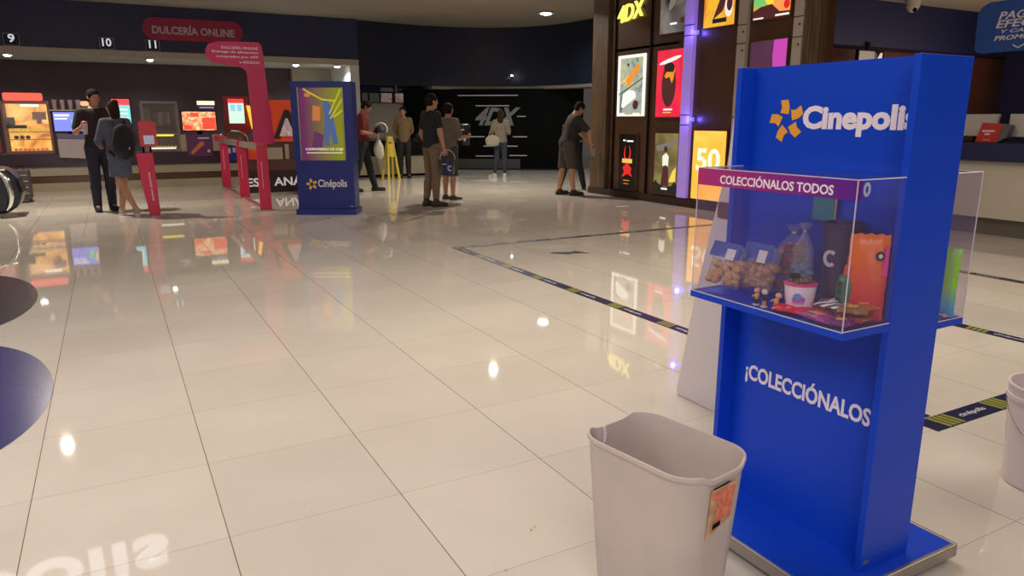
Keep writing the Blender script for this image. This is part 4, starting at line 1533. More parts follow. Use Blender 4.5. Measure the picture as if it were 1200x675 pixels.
part('lettering', mb, M['white'], t, 'white letters')
mb = MB()
for arm in star_arms(0.235, 0.44, 0.078):
    mb.prism(arm, k0, ku, (0, 0, 1), kn * 0.003)
part('star_logo', mb, M['starfoil2'], t, 'yellow star')
mb = MB()
kbox(mb, 0.78, 0.83, 0.11, 0.125, 0, 0.002)
part('maker_plate', mb, M['alu'], t)

# ------------------------------------------------------------------ film standee behind the kiosk
t = thing('film_standee', 'orange-red cardboard film standee with giant black letters and white ESTRENO words below', 'standee', (3.15, 14.5, 0))
mb = MB()
mb.box(2.12, 4.05, 14.44, 14.75, 0.0, 0.40)
part('base', mb, mat('standee_black', (0.03, 0.012, 0.02), 0.4), t)
mb = MB()
mb.box(2.15, 4.05, 14.50, 14.62, 0.40, 0.62)
mb.mi = 1
mb.box(2.46, 4.05, 14.50, 14.62, 0.95, 1.72)
mb.mi = 1
mb.box(2.28, 2.62, 14.51, 14.62, 0.62, 0.95)
mb.mi = 0
mb.box(2.62, 4.05, 14.53, 14.62, 0.62, 0.95)
part('board', mb, [mat('standee_dark', (0.10, 0.035, 0.03), 0.4), mat('glowing_standee_red', (0.62, 0.06, 0.012), 0.45, emit=0.10, ecol=(0.8, 0.06, 0.01))], t)  # board, picture and words carry an added glow, no lamp in them
mb = MB()
mb.text('V', (2.47, 14.499, 1.0), (1, 0, 0), (0, 0, 1), 0.27, 0.52, 0.02, 0.03)
mb.text('A', (2.75, 14.499, 1.0), (1, 0, 0), (0, 0, 1), 0.56, 0.54, 0.02, 0.03)
mb.text('R', (3.42, 14.499, 1.0), (1, 0, 0), (0, 0, 1), 0.45, 0.54, 0.02, 0.03)
part('giant_letters', mb, mat('standee_letter_black', (0.02, 0.01, 0.015), 0.4), t, 'huge black letters')
mb = MB()
mb.prism([(0, 0), (0.30, 0), (0.17, 0.33), (0.13, 0.33)], (2.86, 14.478, 1.05), (1, 0, 0), (0, 0, 1), (0, -0.004, 0))
part('picture', mb, screen_mat('standee_picture', [(0.05, 0.05, 0.2), (0.4, 0.35, 0.5), (0.7, 0.3, 0.1), (0.6, 0.6, 0.6)], 14, 0.6, 2), t)
mb = MB()
mb.box(2.62, 2.9, 14.49, 14.53, 0.62, 0.84)
mb.box(2.95, 3.02, 14.49, 14.53, 0.62, 0.9)
part('relief', mb, M['creamd'], t)
mb = MB()
mb.text('EST  ANÁ', (2.20, 14.439, 0.12), (1, 0, 0), (0, 0, 1), 1.02, 0.20, 0.01, 0.02)
part('words', mb, em('glowing_words', (0.6, 0.52, 0.5), 0.7), t, 'white words')

# ------------------------------------------------------------------ pink barrier posts and the totem
BAR = thing('queue_barrier', 'three pinkish red posts joined by a grey top rail, left of the kiosk', 'barrier', (2.02, 13.7, 0))


def bpost(x, y, h):
    t = BAR
    mb = MB()
    mb.prism([(-0.085, 0.012), (0.085, 0.012), (0.075, h), (-0.075, h)], (x, y - 0.03, 0), (1, 0, 0), (0, 0, 1), (0, 0.06, 0))
    p = part('post', mb, M['pinkred'], t, 'pinkish red post', bevel=0.006)
    mb = MB()
    mb.lathe([(0.15, 0), (0.15, 0.008), (0.1, 0.015)], (x, y, 0), 28)
    part('foot_plate', mb, M['alut'], p)
    mb = MB()
    mb.box(x - 0.03, x - 0.018, y - 0.033, y - 0.03, h * 0.35, h * 0.75)
    part('print', mb, mat('pale_pink_ink', (0.75, 0.35, 0.4), 0.5), p)


bpost(2.00, 11.52, 0.99)
bpost(2.02, 13.6, 1.0)
bpost(2.04, 16.0, 1.03)
for (ya, yb, ht) in ((11.56, 13.56, 0.985), (13.64, 15.96, 0.99)):
    mb = MB()
    mb.box(1.98, 2.06, ya, yb, 0.90, ht)
    part('top_rail', mb, M['alut'], BAR, 'grey rail')
    mb = MB()
    mb.box(2.0, 2.04, ya, yb, 0.0, 0.03)
    part('floor_rail', mb, mat('pink_floor_rail', (0.4, 0.08, 0.1), 0.4), BAR)

t = thing('totem_sign', 'tall magenta totem panel with a rounded flag of white words, above the barrier posts', 'totem sign', (2.05, 11.5, 1.0))
mb = MB()
outl = [(1.90, 1.06), (1.93, 1.00), (2.17, 1.00), (2.20, 1.06), (2.155, 1.6), (2.115, 2.33), (2.10, 2.42), (2.06, 2.455), (1.50, 2.445), (1.38, 2.40), (1.335, 2.31), (1.35, 2.22), (1.42, 2.15), (1.80, 2.10), (1.86, 2.06), (1.88, 2.0)]
mb.prism(outl, (0, 11.49, 0), (1, 0, 0), (0, 0, 1), (0, 0.05, 0))
part('panel', mb, M['magenta'], t, bevel=0.004)
mb = MB()
for (s_, z, x0, wd, hh) in (('DULCERÍA ONLINE', 2.365, 1.55, 0.50, 0.045), ('Entrega de alimentos', 2.30, 1.42, 0.63, 0.042), ('comprados por APP', 2.235, 1.47, 0.58, 0.042), ('o KIOSCO', 2.17, 1.78, 0.28, 0.034)):
    mb.text(s_, (x0, 11.488, z - 0.02), (1, 0, 0), (0, 0, 1), wd, hh, 0.003, 0.01)
part('words', mb, M['letters'], t, 'white words')

t = thing('collection_kiosk', 'pinkish red self-service post with a small tilted tablet, beside the woman with the backpack', 'kiosk', (0.47, 11.7, 0))
mb = MB()
mb.prism([(0.41, 0.0), (0.545, 0.0), (0.53, 0.90), (0.31, 0.90), (0.345, 0.45)], (0, 11.62, 0), (1, 0, 0), (0, 0, 1), (0, 0.12, 0))
part('body', mb, M['pinkred'], t, bevel=0.012)
mb = MB()
mb.lathe([(0.16, 0), (0.16, 0.006), (0.12, 0.012)], (0.47, 11.70, 0), 24)
part('foot_plate', mb, M['alut'], t)
mb = MB()
mb.prism(rrect(0.22, 0.35, 0.03, 4, 0.38, 0), (0, 11.58, 0.985), (1, 0, 0), (0, 0.15, 1), (0, 0.05, 0))
hh = part('head', mb, mat('red_head', (0.62, 0.035, 0.06), 0.35), t, bevel=0.006)
mb = MB()
mb.box(0.43, 0.56, 11.55, 11.60, 1.02, 1.14)
part('tablet', mb, em('lit_tablet', (0.35, 0.35, 0.42), 0.7), hh)
for x in (0.40, 0.49):
    mb = MB()
    mb.box(x, x + 0.03, 11.64, 11.66, 0.90, 1.0)
    part('bracket', mb, M['black'], t)
mb = MB()
mb.text('DULCERÍA ONLINE', (0.44, 11.619, 0.62), (0.05, 0, -1), (1, 0, 0.05), 0.40, 0.03, 0.002, 0.01)
part('words', mb, M['letters'], t)

# pill sign on the bulkhead
t = thing('pill_sign', 'long rounded magenta sign reading DULCERÍA ONLINE on the navy bulkhead', 'sign', (1.98, 18.97, 3.1))
mb = MB()
mb.prism(rrect(2.13, 0.48, 0.235, 8, 0.93, 3.12), (0, 18.93, 0), (1, 0, 0), (0, 0, 1), (0, 0.06, 0))
part('board', mb, M['magentad'], t)
mb = MB()
mb.text('DULCERÍA ONLINE', (1.12, 18.929, 3.25), (1, 0, 0), (0, 0, 1), 1.75, 0.21, 0.008, 0.025)
part('words', mb, M['lettersg'], t, 'grey-white words')
for (x, s_, w_) in ((-1.56, '9', 0.12), (0.19, '10', 0.18), (1.10, '11', 0.15)):
    t = thing('number_sign', {'9': 'small dark number sign reading 9, far left on the navy bulkhead', '10': 'small dark number sign reading 10, in the middle between the other two', '11': 'small dark number sign reading 11, just below the long magenta sign'}[s_], 'sign', (x, 18.95, 2.87))
    mb = MB()
    mb.box(x - 0.14, x + 0.14, 18.95, 18.99, 2.87, 3.11)
    part('board', mb, M['navy_dark'], t)
    mb = MB()
    for (a, b, c, d) in ((-0.14, 0.14, 2.87, 2.877), (-0.14, 0.14, 3.103, 3.11), (-0.14, -0.133, 2.87, 3.11), (0.133, 0.14, 2.87, 3.11)):
        mb.box(x + a, x + b, 18.945, 18.95, c, d)
    part('border', mb, M['lettersg'], t)
    mb = MB()
    mb.text(s_, (x - w_ / 2, 18.949, 2.93), (1, 0, 0), (0, 0, 1), w_, 0.17, 0.006, 0.02)
    part('digits', mb, em('lit_digits', (0.7, 0.7, 0.68), 0.8), t)

# ------------------------------------------------------------------ sweet counter
CY = 16.6
t = thing('sweet_counter', 'long sweet counter with a dark band over pale panels', 'counter', (-1.0, CY + 0.3, 0))
mb = MB()
mb.box(-6.5, 4.4, CY, CY + 0.7, 0.0, 0.16)
mb.box(-6.5, 4.4, CY, CY + 0.7, 0.30, 0.47)
part('pale_panel', mb, M['creamd'], t, 'pale panels')
mb = MB()
mb.box(-6.5, 4.4, CY + 0.03, CY + 0.68, 0.16, 0.30)
part('recess', mb, M['brown'], t)
mb = MB()
mb.box(-6.5, 4.4, CY - 0.03, CY + 0.72, 0.47, 0.72)
part('front_band', mb, mat('aubergine_band', (0.03, 0.014, 0.028), 0.3), t, 'dark aubergine band')
ctop = 0.722


def cabinet(x0, x1, z1, label, back, frame, shelves, toph=0.0):
    t = thing('food_cabinet', label, 'food cabinet', ((x0 + x1) / 2, CY + 0.3, ctop))
    mb = MB()
    mb.box(x0, x1, CY + 0.02, CY + 0.5, ctop, ctop + 0.05)
    mb.box(x0, x1, CY + 0.02, CY + 0.5, z1 - 0.05, z1)
    for x in (x0, x1 - 0.04):
        mb.box(x, x + 0.04, CY + 0.02, CY + 0.06, ctop + 0.05, z1 - 0.05)
    mb.box(x0, x1, CY + 0.46, CY + 0.5, ctop + 0.05, z1 - 0.05)
    part('frame', mb, frame, t)
    mb = MB()
    mb.box(x0 + 0.04, x1 - 0.04, CY + 0.44, CY + 0.458, ctop + 0.05, z1 - 0.05)
    part('lit_back', mb, back, t, 'glowing back')
    for z in shelves:
        mb = MB()
        mb.box(x0 + 0.04, x1 - 0.04, CY + 0.1, CY + 0.44, z, z + 0.015)
        part('shelf', mb, M['alut'], t)
    mb = MB()
    mb.box(x0 + 0.04, x1 - 0.04, CY + 0.03, CY + 0.036, ctop + 0.05, z1 - 0.05)
    part('glass', mb, glass('cabinet_glass_' + str(round(x0 * 10)), (0.9, 0.85, 0.8), 0.05), t)
    return t


c1 = cabinet(-1.70, -0.93, 1.70, 'tall hot-food cabinet glowing orange at the left, under a red header', screen_mat('cab_orange', [(0.45, 0.10, 0.02), (0.95, 0.40, 0.05), (1.0, 0.60, 0.16)], 3.0, 1.25, 3), mat('cab_frame', (0.20, 0.09, 0.07), 0.4), (0.98, 1.12))
mb = MB()
mb.prism(rrect(0.62, 0.14, 0.03, 3, -1.64, 1.705), (0, CY + 0.03, 0), (1, 0, 0), (0, 0, 1), (0, 0.12, 0))
part('header', mb, em('lit_red_header', (0.9, 0.10, 0.06), 1.3), c1, 'glowing red header')
mb = MB()
mb.box(-1.42, -1.12, CY + 0.425, CY + 0.439, 1.60, 1.64)
part('lamp_tube', mb, em('lit_tube', (1, 0.9, 0.75), 2.0), c1)


def food(x0, x1, z, n, m_, name, label, grp, seed, rr=0.028):
    rnd = random.Random(seed)
    first = None
    for k in range(n):
        x = x0 + (x1 - x0) * (k + 0.5) / n
        if first is None:
            mb = MB()
            mb.ell((0, 0, rr), (rr * 1.25, rr * 1.1, rr), 8)
            o = solo(name, mb, m_, label, 'food', grp, smooth=True)
            first = o
        else:
            o = first.copy()
            COL.objects.link(o)
        o.location = (x, CY + 0.22, z)
        o.rotation_euler = (0, 0, rnd.uniform(0, 3))


food(-1.62, -1.02, 1.136, 9, em('glowing_roll_yellow', (0.85, 0.62, 0.10), 0.7), 'bread_roll', 'yellow bread roll on the upper shelf of the orange cabinet', 'bread rolls in the orange cabinet', 1, 0.025)  # rolls glow by themselves, cabinet light put into their colour
food(-1.60, -1.04, 0.774, 8, em('glowing_red_pack', (0.8, 0.16, 0.08), 0.7), 'snack_box', 'small red snack on the bottom shelf of the orange cabinet', 'red snacks in the orange cabinet', 2, 0.026)  # red snacks likewise carry the cabinet light as their own glow
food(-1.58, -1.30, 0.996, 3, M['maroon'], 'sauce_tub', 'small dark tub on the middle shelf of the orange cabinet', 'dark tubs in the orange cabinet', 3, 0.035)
t = thing('sandwich_board', 'dark stepped cardboard pack inside the orange cabinet', 'pack', (-1.5, CY + 0.2, 1.16))
mb = MB()
mb.box(-1.66, -1.52, CY + 0.12, CY + 0.2, 1.196, 1.40)
mb.box(-1.52, -1.34, CY + 0.12, CY + 0.2, 1.196, 1.26)
part('body', mb, M['black'], t)
t = thing('hanging_card', 'dark reddish card hanging in the orange cabinet', 'card', (-1.12, CY + 0.1, 1.28))
mb = MB()
mb.box(-1.22, -1.00, CY + 0.08, CY + 0.09, 1.36, 1.50)
mb.box(-1.16, -1.08, CY + 0.08, CY + 0.09, 1.28, 1.36)
part('card', mb, mat('dark_red_card', (0.25, 0.05, 0.04), 0.5), t)
# red cabinet cut by the left edge
c0 = cabinet(-2.45, -1.82, 1.66, 'red-lit cabinet cut off by the left edge of the picture', em('lit_red_back', (0.65, 0.12, 0.07), 0.8), mat('cab_frame_red', (0.35, 0.05, 0.04), 0.4), (1.05,))

# menu screen with a green figure
t = thing('menu_screen', 'blue menu screen with a green and orange picture, left of the couple', 'screen', (-0.64, CY + 0.2, ctop))
mb = MB()
mb.box(-0.91, -0.38, CY + 0.1, CY + 0.14, 1.12, 1.52)
part('housing', mb, M['black'], t)
mb = MB()
mb.box(-0.89, -0.40, CY + 0.094, CY + 0.099, 1.14, 1.50)
mb.mi = 1
mb.box(-0.87, -0.62, CY + 0.090, CY + 0.093, 1.42, 1.46)
mb.box(-0.87, -0.66, CY + 0.090, CY + 0.093, 1.36, 1.39)
mb.mi = 2
mb.prism([(-0.60, 1.36), (-0.52, 1.38), (-0.50, 1.26), (-0.54, 1.18), (-0.58, 1.24)], (0, CY + 0.093, 0), (1, 0, 0), (0, 0, 1), (0, -0.003, 0))
mb.mi = 3
mb.prism([(-0.50, 1.42), (-0.42, 1.44), (-0.41, 1.18), (-0.48, 1.28)], (0, CY + 0.093, 0), (1, 0, 0), (0, 0, 1), (0, -0.003, 0))
part('picture', mb, [em('lit_blue', (0.22, 0.25, 0.85), 1.1), E_white, em('lit_green_b', (0.12, 0.75, 0.2), 1.0), em('lit_peach', (0.9, 0.5, 0.3), 1.0)], t)
mb = MB()
mb.box(-0.68, -0.60, CY + 0.14, CY + 0.18, ctop, 1.3)
part('stand', mb, M['black'], t)
t = thing('cash_register', 'pale grey cash register box under the blue menu screen', 'cash register', (-0.6, CY - 0.0, 0.6))
mb = MB()
mb.prism([(-0.86, 0.65), (-0.40, 0.62), (-0.40, 0.98), (-0.86, 1.0)], (0, CY - 0.14, 0), (1, 0, 0), (0, 0, 1), (0, 0.1, 0))
part('front', mb, mat('lilac_grey', (0.36, 0.31, 0.34), 0.5), t, bevel=0.01)
mb = MB()
mb.prism([(-0.86, 1.0), (-0.40, 0.98), (-0.40, 1.08), (-0.86, 1.10)], (0, CY - 0.10, 0), (1, 0, 0), (0, 0, 1), (0, 0.19, 0))
part('top', mb, mat('violet_grey', (0.12, 0.10, 0.22), 0.4), t)
mb = MB()
mb.box(-0.82, -0.44, CY - 0.10, CY - 0.04, 0.72, 0.9)
part('bracket', mb, M['black'], t)
# cups stacked above the screen
f0 = None
for k in range(4):
    if f0 is None:
        f0 = thing('cup_stack', 'stack of plastic cups above the blue menu screen', 'cup stack', (0, 0, 0), 'cup stacks above the menu screen')
        mb = MB()
        mb.lathe([(0.03, 0), (0.045, 0.18), (0.047, 0.185), (0.04, 0.185), (0.028, 0.02)], (0, 0, 0), 16)
        part('cups', mb, mat('translucent_cup', (0.45, 0.36, 0.42), 0.3), f0, smooth=True)
        o = f0
    else:
        o = dup(f0)
    o.location = (-0.84 + 0.13 * k, CY + 0.12, 1.545)
mb = MB()
mb.box(-0.93, -0.36, CY + 0.02, CY + 0.3, 1.522, 1.542)
solo('cup_shelf', mb, M['alut'], 'thin shelf carrying the cup stacks over the blue menu screen', 'shelf')
# red neon sign and a screen behind the couple
t = thing('lit_sign', 'small glowing orange-red sign just above the head of the man in the dark shirt', 'sign', (-0.25, CY + 0.3, 1.6))
mb = MB()
mb.prism(rrect(0.26, 0.09, 0.04, 4, -0.42, 1.62), (0, CY + 0.28, 0), (1, 0, 0), (0, 0, 1), (0, 0.05, 0))
part('face', mb, em('lit_orange_sign', (0.95, 0.38, 0.18), 1.4), t)
mb = MB()
mb.tube([(-0.3, CY + 0.31, ctop), (-0.3, CY + 0.31, 1.62)], 0.012)
part('pole', mb, M['black'], t)
t = thing('menu_screen', 'narrow turquoise screen with a red top, behind the head of the woman with the backpack', 'screen', (0.3, CY + 0.2, ctop))
mb = MB()
mb.box(0.10, 0.46, CY + 0.2, CY + 0.24, 1.20, 1.78)
part('housing', mb, M['black'], t)
mb = MB()
mb.box(0.12, 0.44, CY + 0.195, CY + 0.2, 1.22, 1.76)
mb.mi = 1
mb.box(0.12, 0.44, CY + 0.19, CY + 0.195, 1.64, 1.76)
mb.mi = 2
for k in range(4):
    mb.box(0.16, 0.40, CY + 0.19, CY + 0.195, 1.30 + 0.08 * k, 1.33 + 0.08 * k)
part('picture', mb, [em('lit_turquoise', (0.25, 0.75, 0.75), 1.0), em('lit_red_top', (0.85, 0.08, 0.10), 1.0), E_white], t)
mb = MB()
mb.box(0.22, 0.32, CY + 0.24, CY + 0.28, ctop, 1.5)
part('stand', mb, M['black'], t)
# popcorn cabinet
c2 = cabinet(0.62, 1.30, 1.72, 'brown popcorn cabinet with a yellow lit shelf, right of the pink self-service post', mat('cab_brown_back', (0.10, 0.06, 0.055), 0.4), mat('cab_frame_grey', (0.20, 0.15, 0.15), 0.35), (1.06,))
mb = MB()
mb.box(0.68, 1.18, CY + 0.08, CY + 0.12, 1.03, 1.06)
mb.mi = 1
mb.box(0.70, 1.2, CY + 0.06, CY + 0.10, 0.775, 0.80)
part('lamp_strip', mb, [em('lit_yellow_strip', (1.0, 0.85, 0.05), 1.4), em('lit_white_strip', (1.0, 0.9, 0.7), 1.5)], c2)
mb = MB()
mb.lathe([(0.10, 0), (0.17, 0.05), (0.18, 0.3), (0.15, 0.33)], (0.98, CY + 0.24, 1.20), 20)
part('kettle', mb, mat('dark_kettle', (0.15, 0.12, 0.12), 0.3, metal=0.7), c2, smooth=True)
food(0.70, 1.24, 0.782, 8, em('popcorn_own_glow', (0.75, 0.5, 0.2), 0.35), 'snack_pack', 'small snack pack at the bottom of the popcorn cabinet', 'snack packs in the popcorn cabinet', 5, 0.026)  # packs given a weak glow in place of light falling on them
# picture screen
t = thing('menu_screen', 'wide menu screen full of red and cream food pictures', 'screen', (1.70, CY + 0.2, ctop))
mb = MB()
mb.box(1.36, 2.05, CY + 0.2, CY + 0.24, 1.12, 1.54)
part('housing', mb, M['black'], t)
mb = MB()
mb.box(1.38, 2.03, CY + 0.195, CY + 0.2, 1.14, 1.52)
mb.mi = 1
for (a, b, c, d) in ((1.40, 1.55, 1.15, 1.25), (1.55, 1.70, 1.42, 1.5), (1.76, 2.02, 1.16, 1.40)):
    mb.box(a, b, CY + 0.19, CY + 0.195, c, d)
part('picture', mb, [screen_mat('food_pictures', [(0.75, 0.05, 0.02), (0.95, 0.35, 0.15), (0.9, 0.85, 0.45)], 12, 1.15, 6), em('lit_red_food', (0.9, 0.08, 0.04), 1.0)], t)
mb = MB()
mb.box(1.65, 1.75, CY + 0.24, CY + 0.28, ctop, 1.3)
part('stand', mb, M['black'], t)
t = thing('lit_sign', 'small cream lit sign with a purple line, above the food picture screen', 'sign', (1.86, CY + 0.5, 1.56))
mb = MB()
mb.box(1.70, 2.04, CY + 0.24, CY + 0.28, 1.66, 1.74)
mb.mi = 1
mb.box(1.74, 2.02, CY + 0.24, CY + 0.28, 1.59, 1.62)
part('face', mb, [em('lit_cream_sign', (0.95, 0.85, 0.55), 1.2), em('lit_purple_line', (0.35, 0.25, 0.6), 0.8)], t)
mb = MB()
mb.box(1.70, 2.04, CY + 0.28, CY + 0.30, 1.54, 1.75)
part('backing', mb, M['maroon'], t)
# counter poster
t = thing('counter_poster', 'purple poster with an orange hot dog hanging on the sweet counter', 'poster', (1.63, CY - 0.05, 0.6))
mb = MB()
mb.box(1.40, 1.88, CY - 0.05, CY - 0.04, 0.62, 1.06)
mb.mi = 1
mb.prism([(1.46, 0.70), (1.50, 0.66), (1.74, 0.86), (1.72, 0.92), (1.66, 0.91)], (0, CY - 0.051, 0), (1, 0, 0), (0, 0, 1), (0, -0.003, 0))
mb.mi = 2
mb.prism([(1.62, 0.97), (1.84, 0.97), (1.84, 1.0), (1.62, 1.0)], (0, CY - 0.051, 0), (1, 0, 0), (0, 0, 1), (0, -0.003, 0))
mb.prism(ellp(1.81, 0.72, 0.03, 0.03, 10), (0, CY - 0.051, 0), (1, 0, 0), (0, 0, 1), (0, -0.003, 0))
part('print', mb, [mat('purple_ink', (0.10, 0.02, 0.10), 0.4), mat('hotdog_orange', (0.55, 0.15, 0.05), 0.5), M['lettersg']], t)
t = thing('round_sticker_board', 'pale upright board with a magenta disc, right of the hot dog poster', 'board', (2.0, CY + 0.0, ctop))
mb = MB()
mb.box(1.90, 2.12, CY - 0.01, CY + 0.02, ctop, 1.06)
part('board', mb, M['creamd'], t)
mb = MB()
mb.prism(ellp(1.99, 0.98, 0.06, 0.06, 20), (0, CY - 0.011, 0), (1, 0, 0), (0, 0, 1), (0, -0.004, 0))
part('disc', mb, M['magenta'], t)
mb = MB()
mb.box(1.30, 1.40, CY - 0.01, CY + 0.02, ctop, 1.06)
solo('pale_board', mb, M['creamd'], 'narrow pale upright board left of the hot dog poster', 'board')
# round hooded machine
t = thing('round_machine', 'round dark glass-domed machine behind the farthest pink post', 'machine', (2.36, CY + 0.2, ctop))
mb = MB()
mb.lathe([(0.30, 0), (0.32, 0.02), (0.32, 0.13), (0.30, 0.15)], (2.36, CY + 0.3, ctop), 32, 1.0, 0.75)
part('base', mb, M['alut'], t, smooth=True)
mb = MB()
mb.lathe([(0.31, 0), (0.315, 0.06), (0.29, 0.15), (0.22, 0.22), (0.10, 0.26), (0.01, 0.27)], (2.36, CY + 0.3, ctop + 0.15), 32, 1.0, 0.75)
part('dome', mb, mat('smoked_dome', (0.13, 0.07, 0.06), 0.08, coat=1.0), t, smooth=True)
# framed white screen and orange strip
t = thing('menu_screen', 'upright pale screen with a red top behind the magenta totem', 'screen', (2.5, CY + 0.6, ctop))
mb = MB()
mb.box(2.26, 2.78, CY + 0.62, CY + 0.66, 1.05, 1.86)
part('housing', mb, mat('red_board', (0.35, 0.02, 0.03), 0.4), t)
mb = MB()
mb.box(2.36, 2.68, CY + 0.612, CY + 0.618, 1.28, 1.80)
mb.mi = 1
mb.box(2.36, 2.68, CY + 0.606, CY + 0.611, 1.71, 1.80)
mb.mi = 2
mb.box(2.40, 2.50, CY + 0.606, CY + 0.611, 1.54, 1.68)
mb.box(2.54, 2.64, CY + 0.606, CY + 0.611, 1.54, 1.68)
part('picture', mb, [em('lit_mint', (0.66, 0.92, 0.78), 1.0), em('lit_red_band', (0.85, 0.06, 0.05), 1.0), em('lit_sky', (0.35, 0.65, 0.85), 1.0)], t)
mb = MB()
mb.box(2.47, 2.57, CY + 0.66, CY + 0.69, ctop, 1.3)
part('stand', mb, M['black'], t)
t = thing('lit_strip_sign', 'slim glowing yellow-orange strip beside the pale screen', 'sign', (2.80, CY + 0.5, ctop))
mb = MB()
mb.prism([(2.72, 1.66), (2.79, 1.66), (2.88, 1.16), (2.80, 1.16)], (0, CY + 0.5, 0), (1, 0, 0), (0, 0, 1), (0, 0.04, 0))
part('face', mb, em('lit_amber', (1.0, 0.5, 0.04), 1.3), t)
mb = MB()
mb.tube([(2.84, CY + 0.52, ctop), (2.84, CY + 0.52, 1.2)], 0.012)
part('pole', mb, M['black'], t)

# ------------------------------------------------------------------ left edge: massage chair, suitcase
t = thing('massage_chair', 'bulky black chair with a curved chrome side band, cut by the left edge', 'chair', (-1.75, 12.7, 0))
side = [(-0.62, 0.05), (-0.30, 0.03), (0.10, 0.05), (0.26, 0.16), (0.32, 0.34), (0.28, 0.54), (0.16, 0.68), (-0.10, 0.72), (-0.34, 0.78), (-0.46, 1.25), (-0.66, 1.36), (-0.78, 1.28), (-0.80, 0.7), (-0.76, 0.25)]
mb = MB()
mb.prism(side, (-1.48, 12.45, 0), (1, 0, 0), (0, 0, 1), (0, 0.62, 0))
part('shell', mb, M['blackg'], t, bevel=0.05, seg=3)
mb = MB()
pts = [(-1.48 + 0.02 + 0.16 * math.cos(a), 12.43, 0.36 + 0.30 * math.sin(a)) for a in [math.radians(q) for q in range(-60, 101, 16)]]
mb.tube(pts, [0.02 + 0.028 * math.sin(PI * i / (len(pts) - 1)) for i in range(len(pts))], 10)
part('side_band', mb, M['chrome'], t, 'curved chrome band', smooth=True)
mb = MB()
mb.prism(rrect(0.5, 0.16, 0.06, 4, -0.5, 0.42), (-1.48, 12.50, 0.04), (1, 0, 0), (0, 0, 1), (0, 0.5, 0))
part('seat', mb, M['rubber'], t, bevel=0.03)
mb = MB()
mb.prism(ellp(-0.36, 0.0, 0.12, 0.10, 20), (-1.25, 12.44, 0.10), (1, 0, 0), (0, 0, 1), (0, -0.03, 0))
part('foot_disc', mb, M['black'], t)
t = thing('suitcase', 'small dark upright wheeled case standing behind the black chair', 'case', (-1.36, 14.6, 0))
mb = MB()
mb.prism(rrect(0.24, 0.50, 0.04, 4, -1.47, 0.05), (0, 14.5, 0), (1, 0, 0), (0, 0, 1), (0, 0.34, 0))
part('body', mb, mat('dark_grey_shell', (0.055, 0.045, 0.055), 0.45), t, bevel=0.02)
mb = MB()
for z in (0.15, 0.25, 0.35, 0.45):
    mb.box(-1.44, -1.26, 14.488, 14.5, z, z + 0.02)
part('rib', mb, M['alut'], t)
for (x, y) in ((-1.43, 14.54), (-1.27, 14.54), (-1.43, 14.80), (-1.27, 14.80)):
    mb = MB()
    mb.tube([(x - 0.012, y, 0.026), (x + 0.012, y, 0.026)], 0.026, 14)
    part('wheel', mb, M['rubber'], t, smooth=True)
mb = MB()
mb.tube([(-1.40, 14.67, 0.54), (-1.40, 14.67, 0.60), (-1.30, 14.67, 0.60), (-1.30, 14.67, 0.54)], 0.009)
part('handle', mb, M['black'], t)

mb = MB()
mb.box(2.12, 2.70, CY - 0.06, CY - 0.04, 0.50, 0.84)
mb.mi = 1
for k in range(5):
    mb.box(2.18 + 0.10 * k, 2.24 + 0.10 * k, CY - 0.064, CY - 0.06, 0.66 + 0.02 * (k % 2), 0.78)
solo('sign_board', mb, [M['bluek'], M['lettersg']], 'dark blue panel with pale lettering on the counter, below the round dark machine', 'panel')
mb = MB()
mb.prism([(0, 0), (0.22, 0.05), (0.20, 0.13), (-0.02, 0.09)], (7.0, 9.32, 0.0005), (0.9, -0.4, 0), (0.4, 0.9, 0), (0, 0, 0.002))
solo('paper_scrap', mb, M['white'], 'small white scrap of paper on the tiles before the poster wall', 'paper')

# ------------------------------------------------------------------ small counter in the middle back
t = thing('snack_counter', 'cream counter with a black top behind the man in the tan shirt', 'counter', (6.9, 17.4, 0))
mb = MB()
mb.box(4.9, 7.75, 17.12, 17.75, 0.0, 0.06)
part('plinth', mb, M['black'], t)
mb = MB()
mb.box(4.9, 7.75, 17.08, 17.75, 0.06, 0.50)
part('front', mb, M['creamd'], t)
mb = MB()
mb.box(4.85, 7.80, 17.05, 17.8, 0.50, 0.80)
part('top', mb, M['black'], t, 'black band and top')
mb = MB()
mb.box(6.7, 7.35, 17.10, 17.5, 0.802, 0.92)
mb.box(6.75, 7.0, 17.12, 17.4, 0.92, 1.02)
solo('till', mb, M['blackg'], 'black till on the small counter right of the tan-shirted man', 'till')
mb = MB()
mb.box(7.05, 7.75, 17.045, 17.0495, 0.60, 0.72)
solo('counter_label', mb, mat('printed_band', (0.18, 0.18, 0.18), 0.5, noise=0.8, nscale=30), 'pale printed band on the black counter edge', 'label')
mb = MB()
mb.box(5.3, 5.9, 17.15, 17.5, 0.802, 0.86)
solo('tray', mb, M['black'], 'black tray on the small counter behind the yellow floor sign', 'tray')
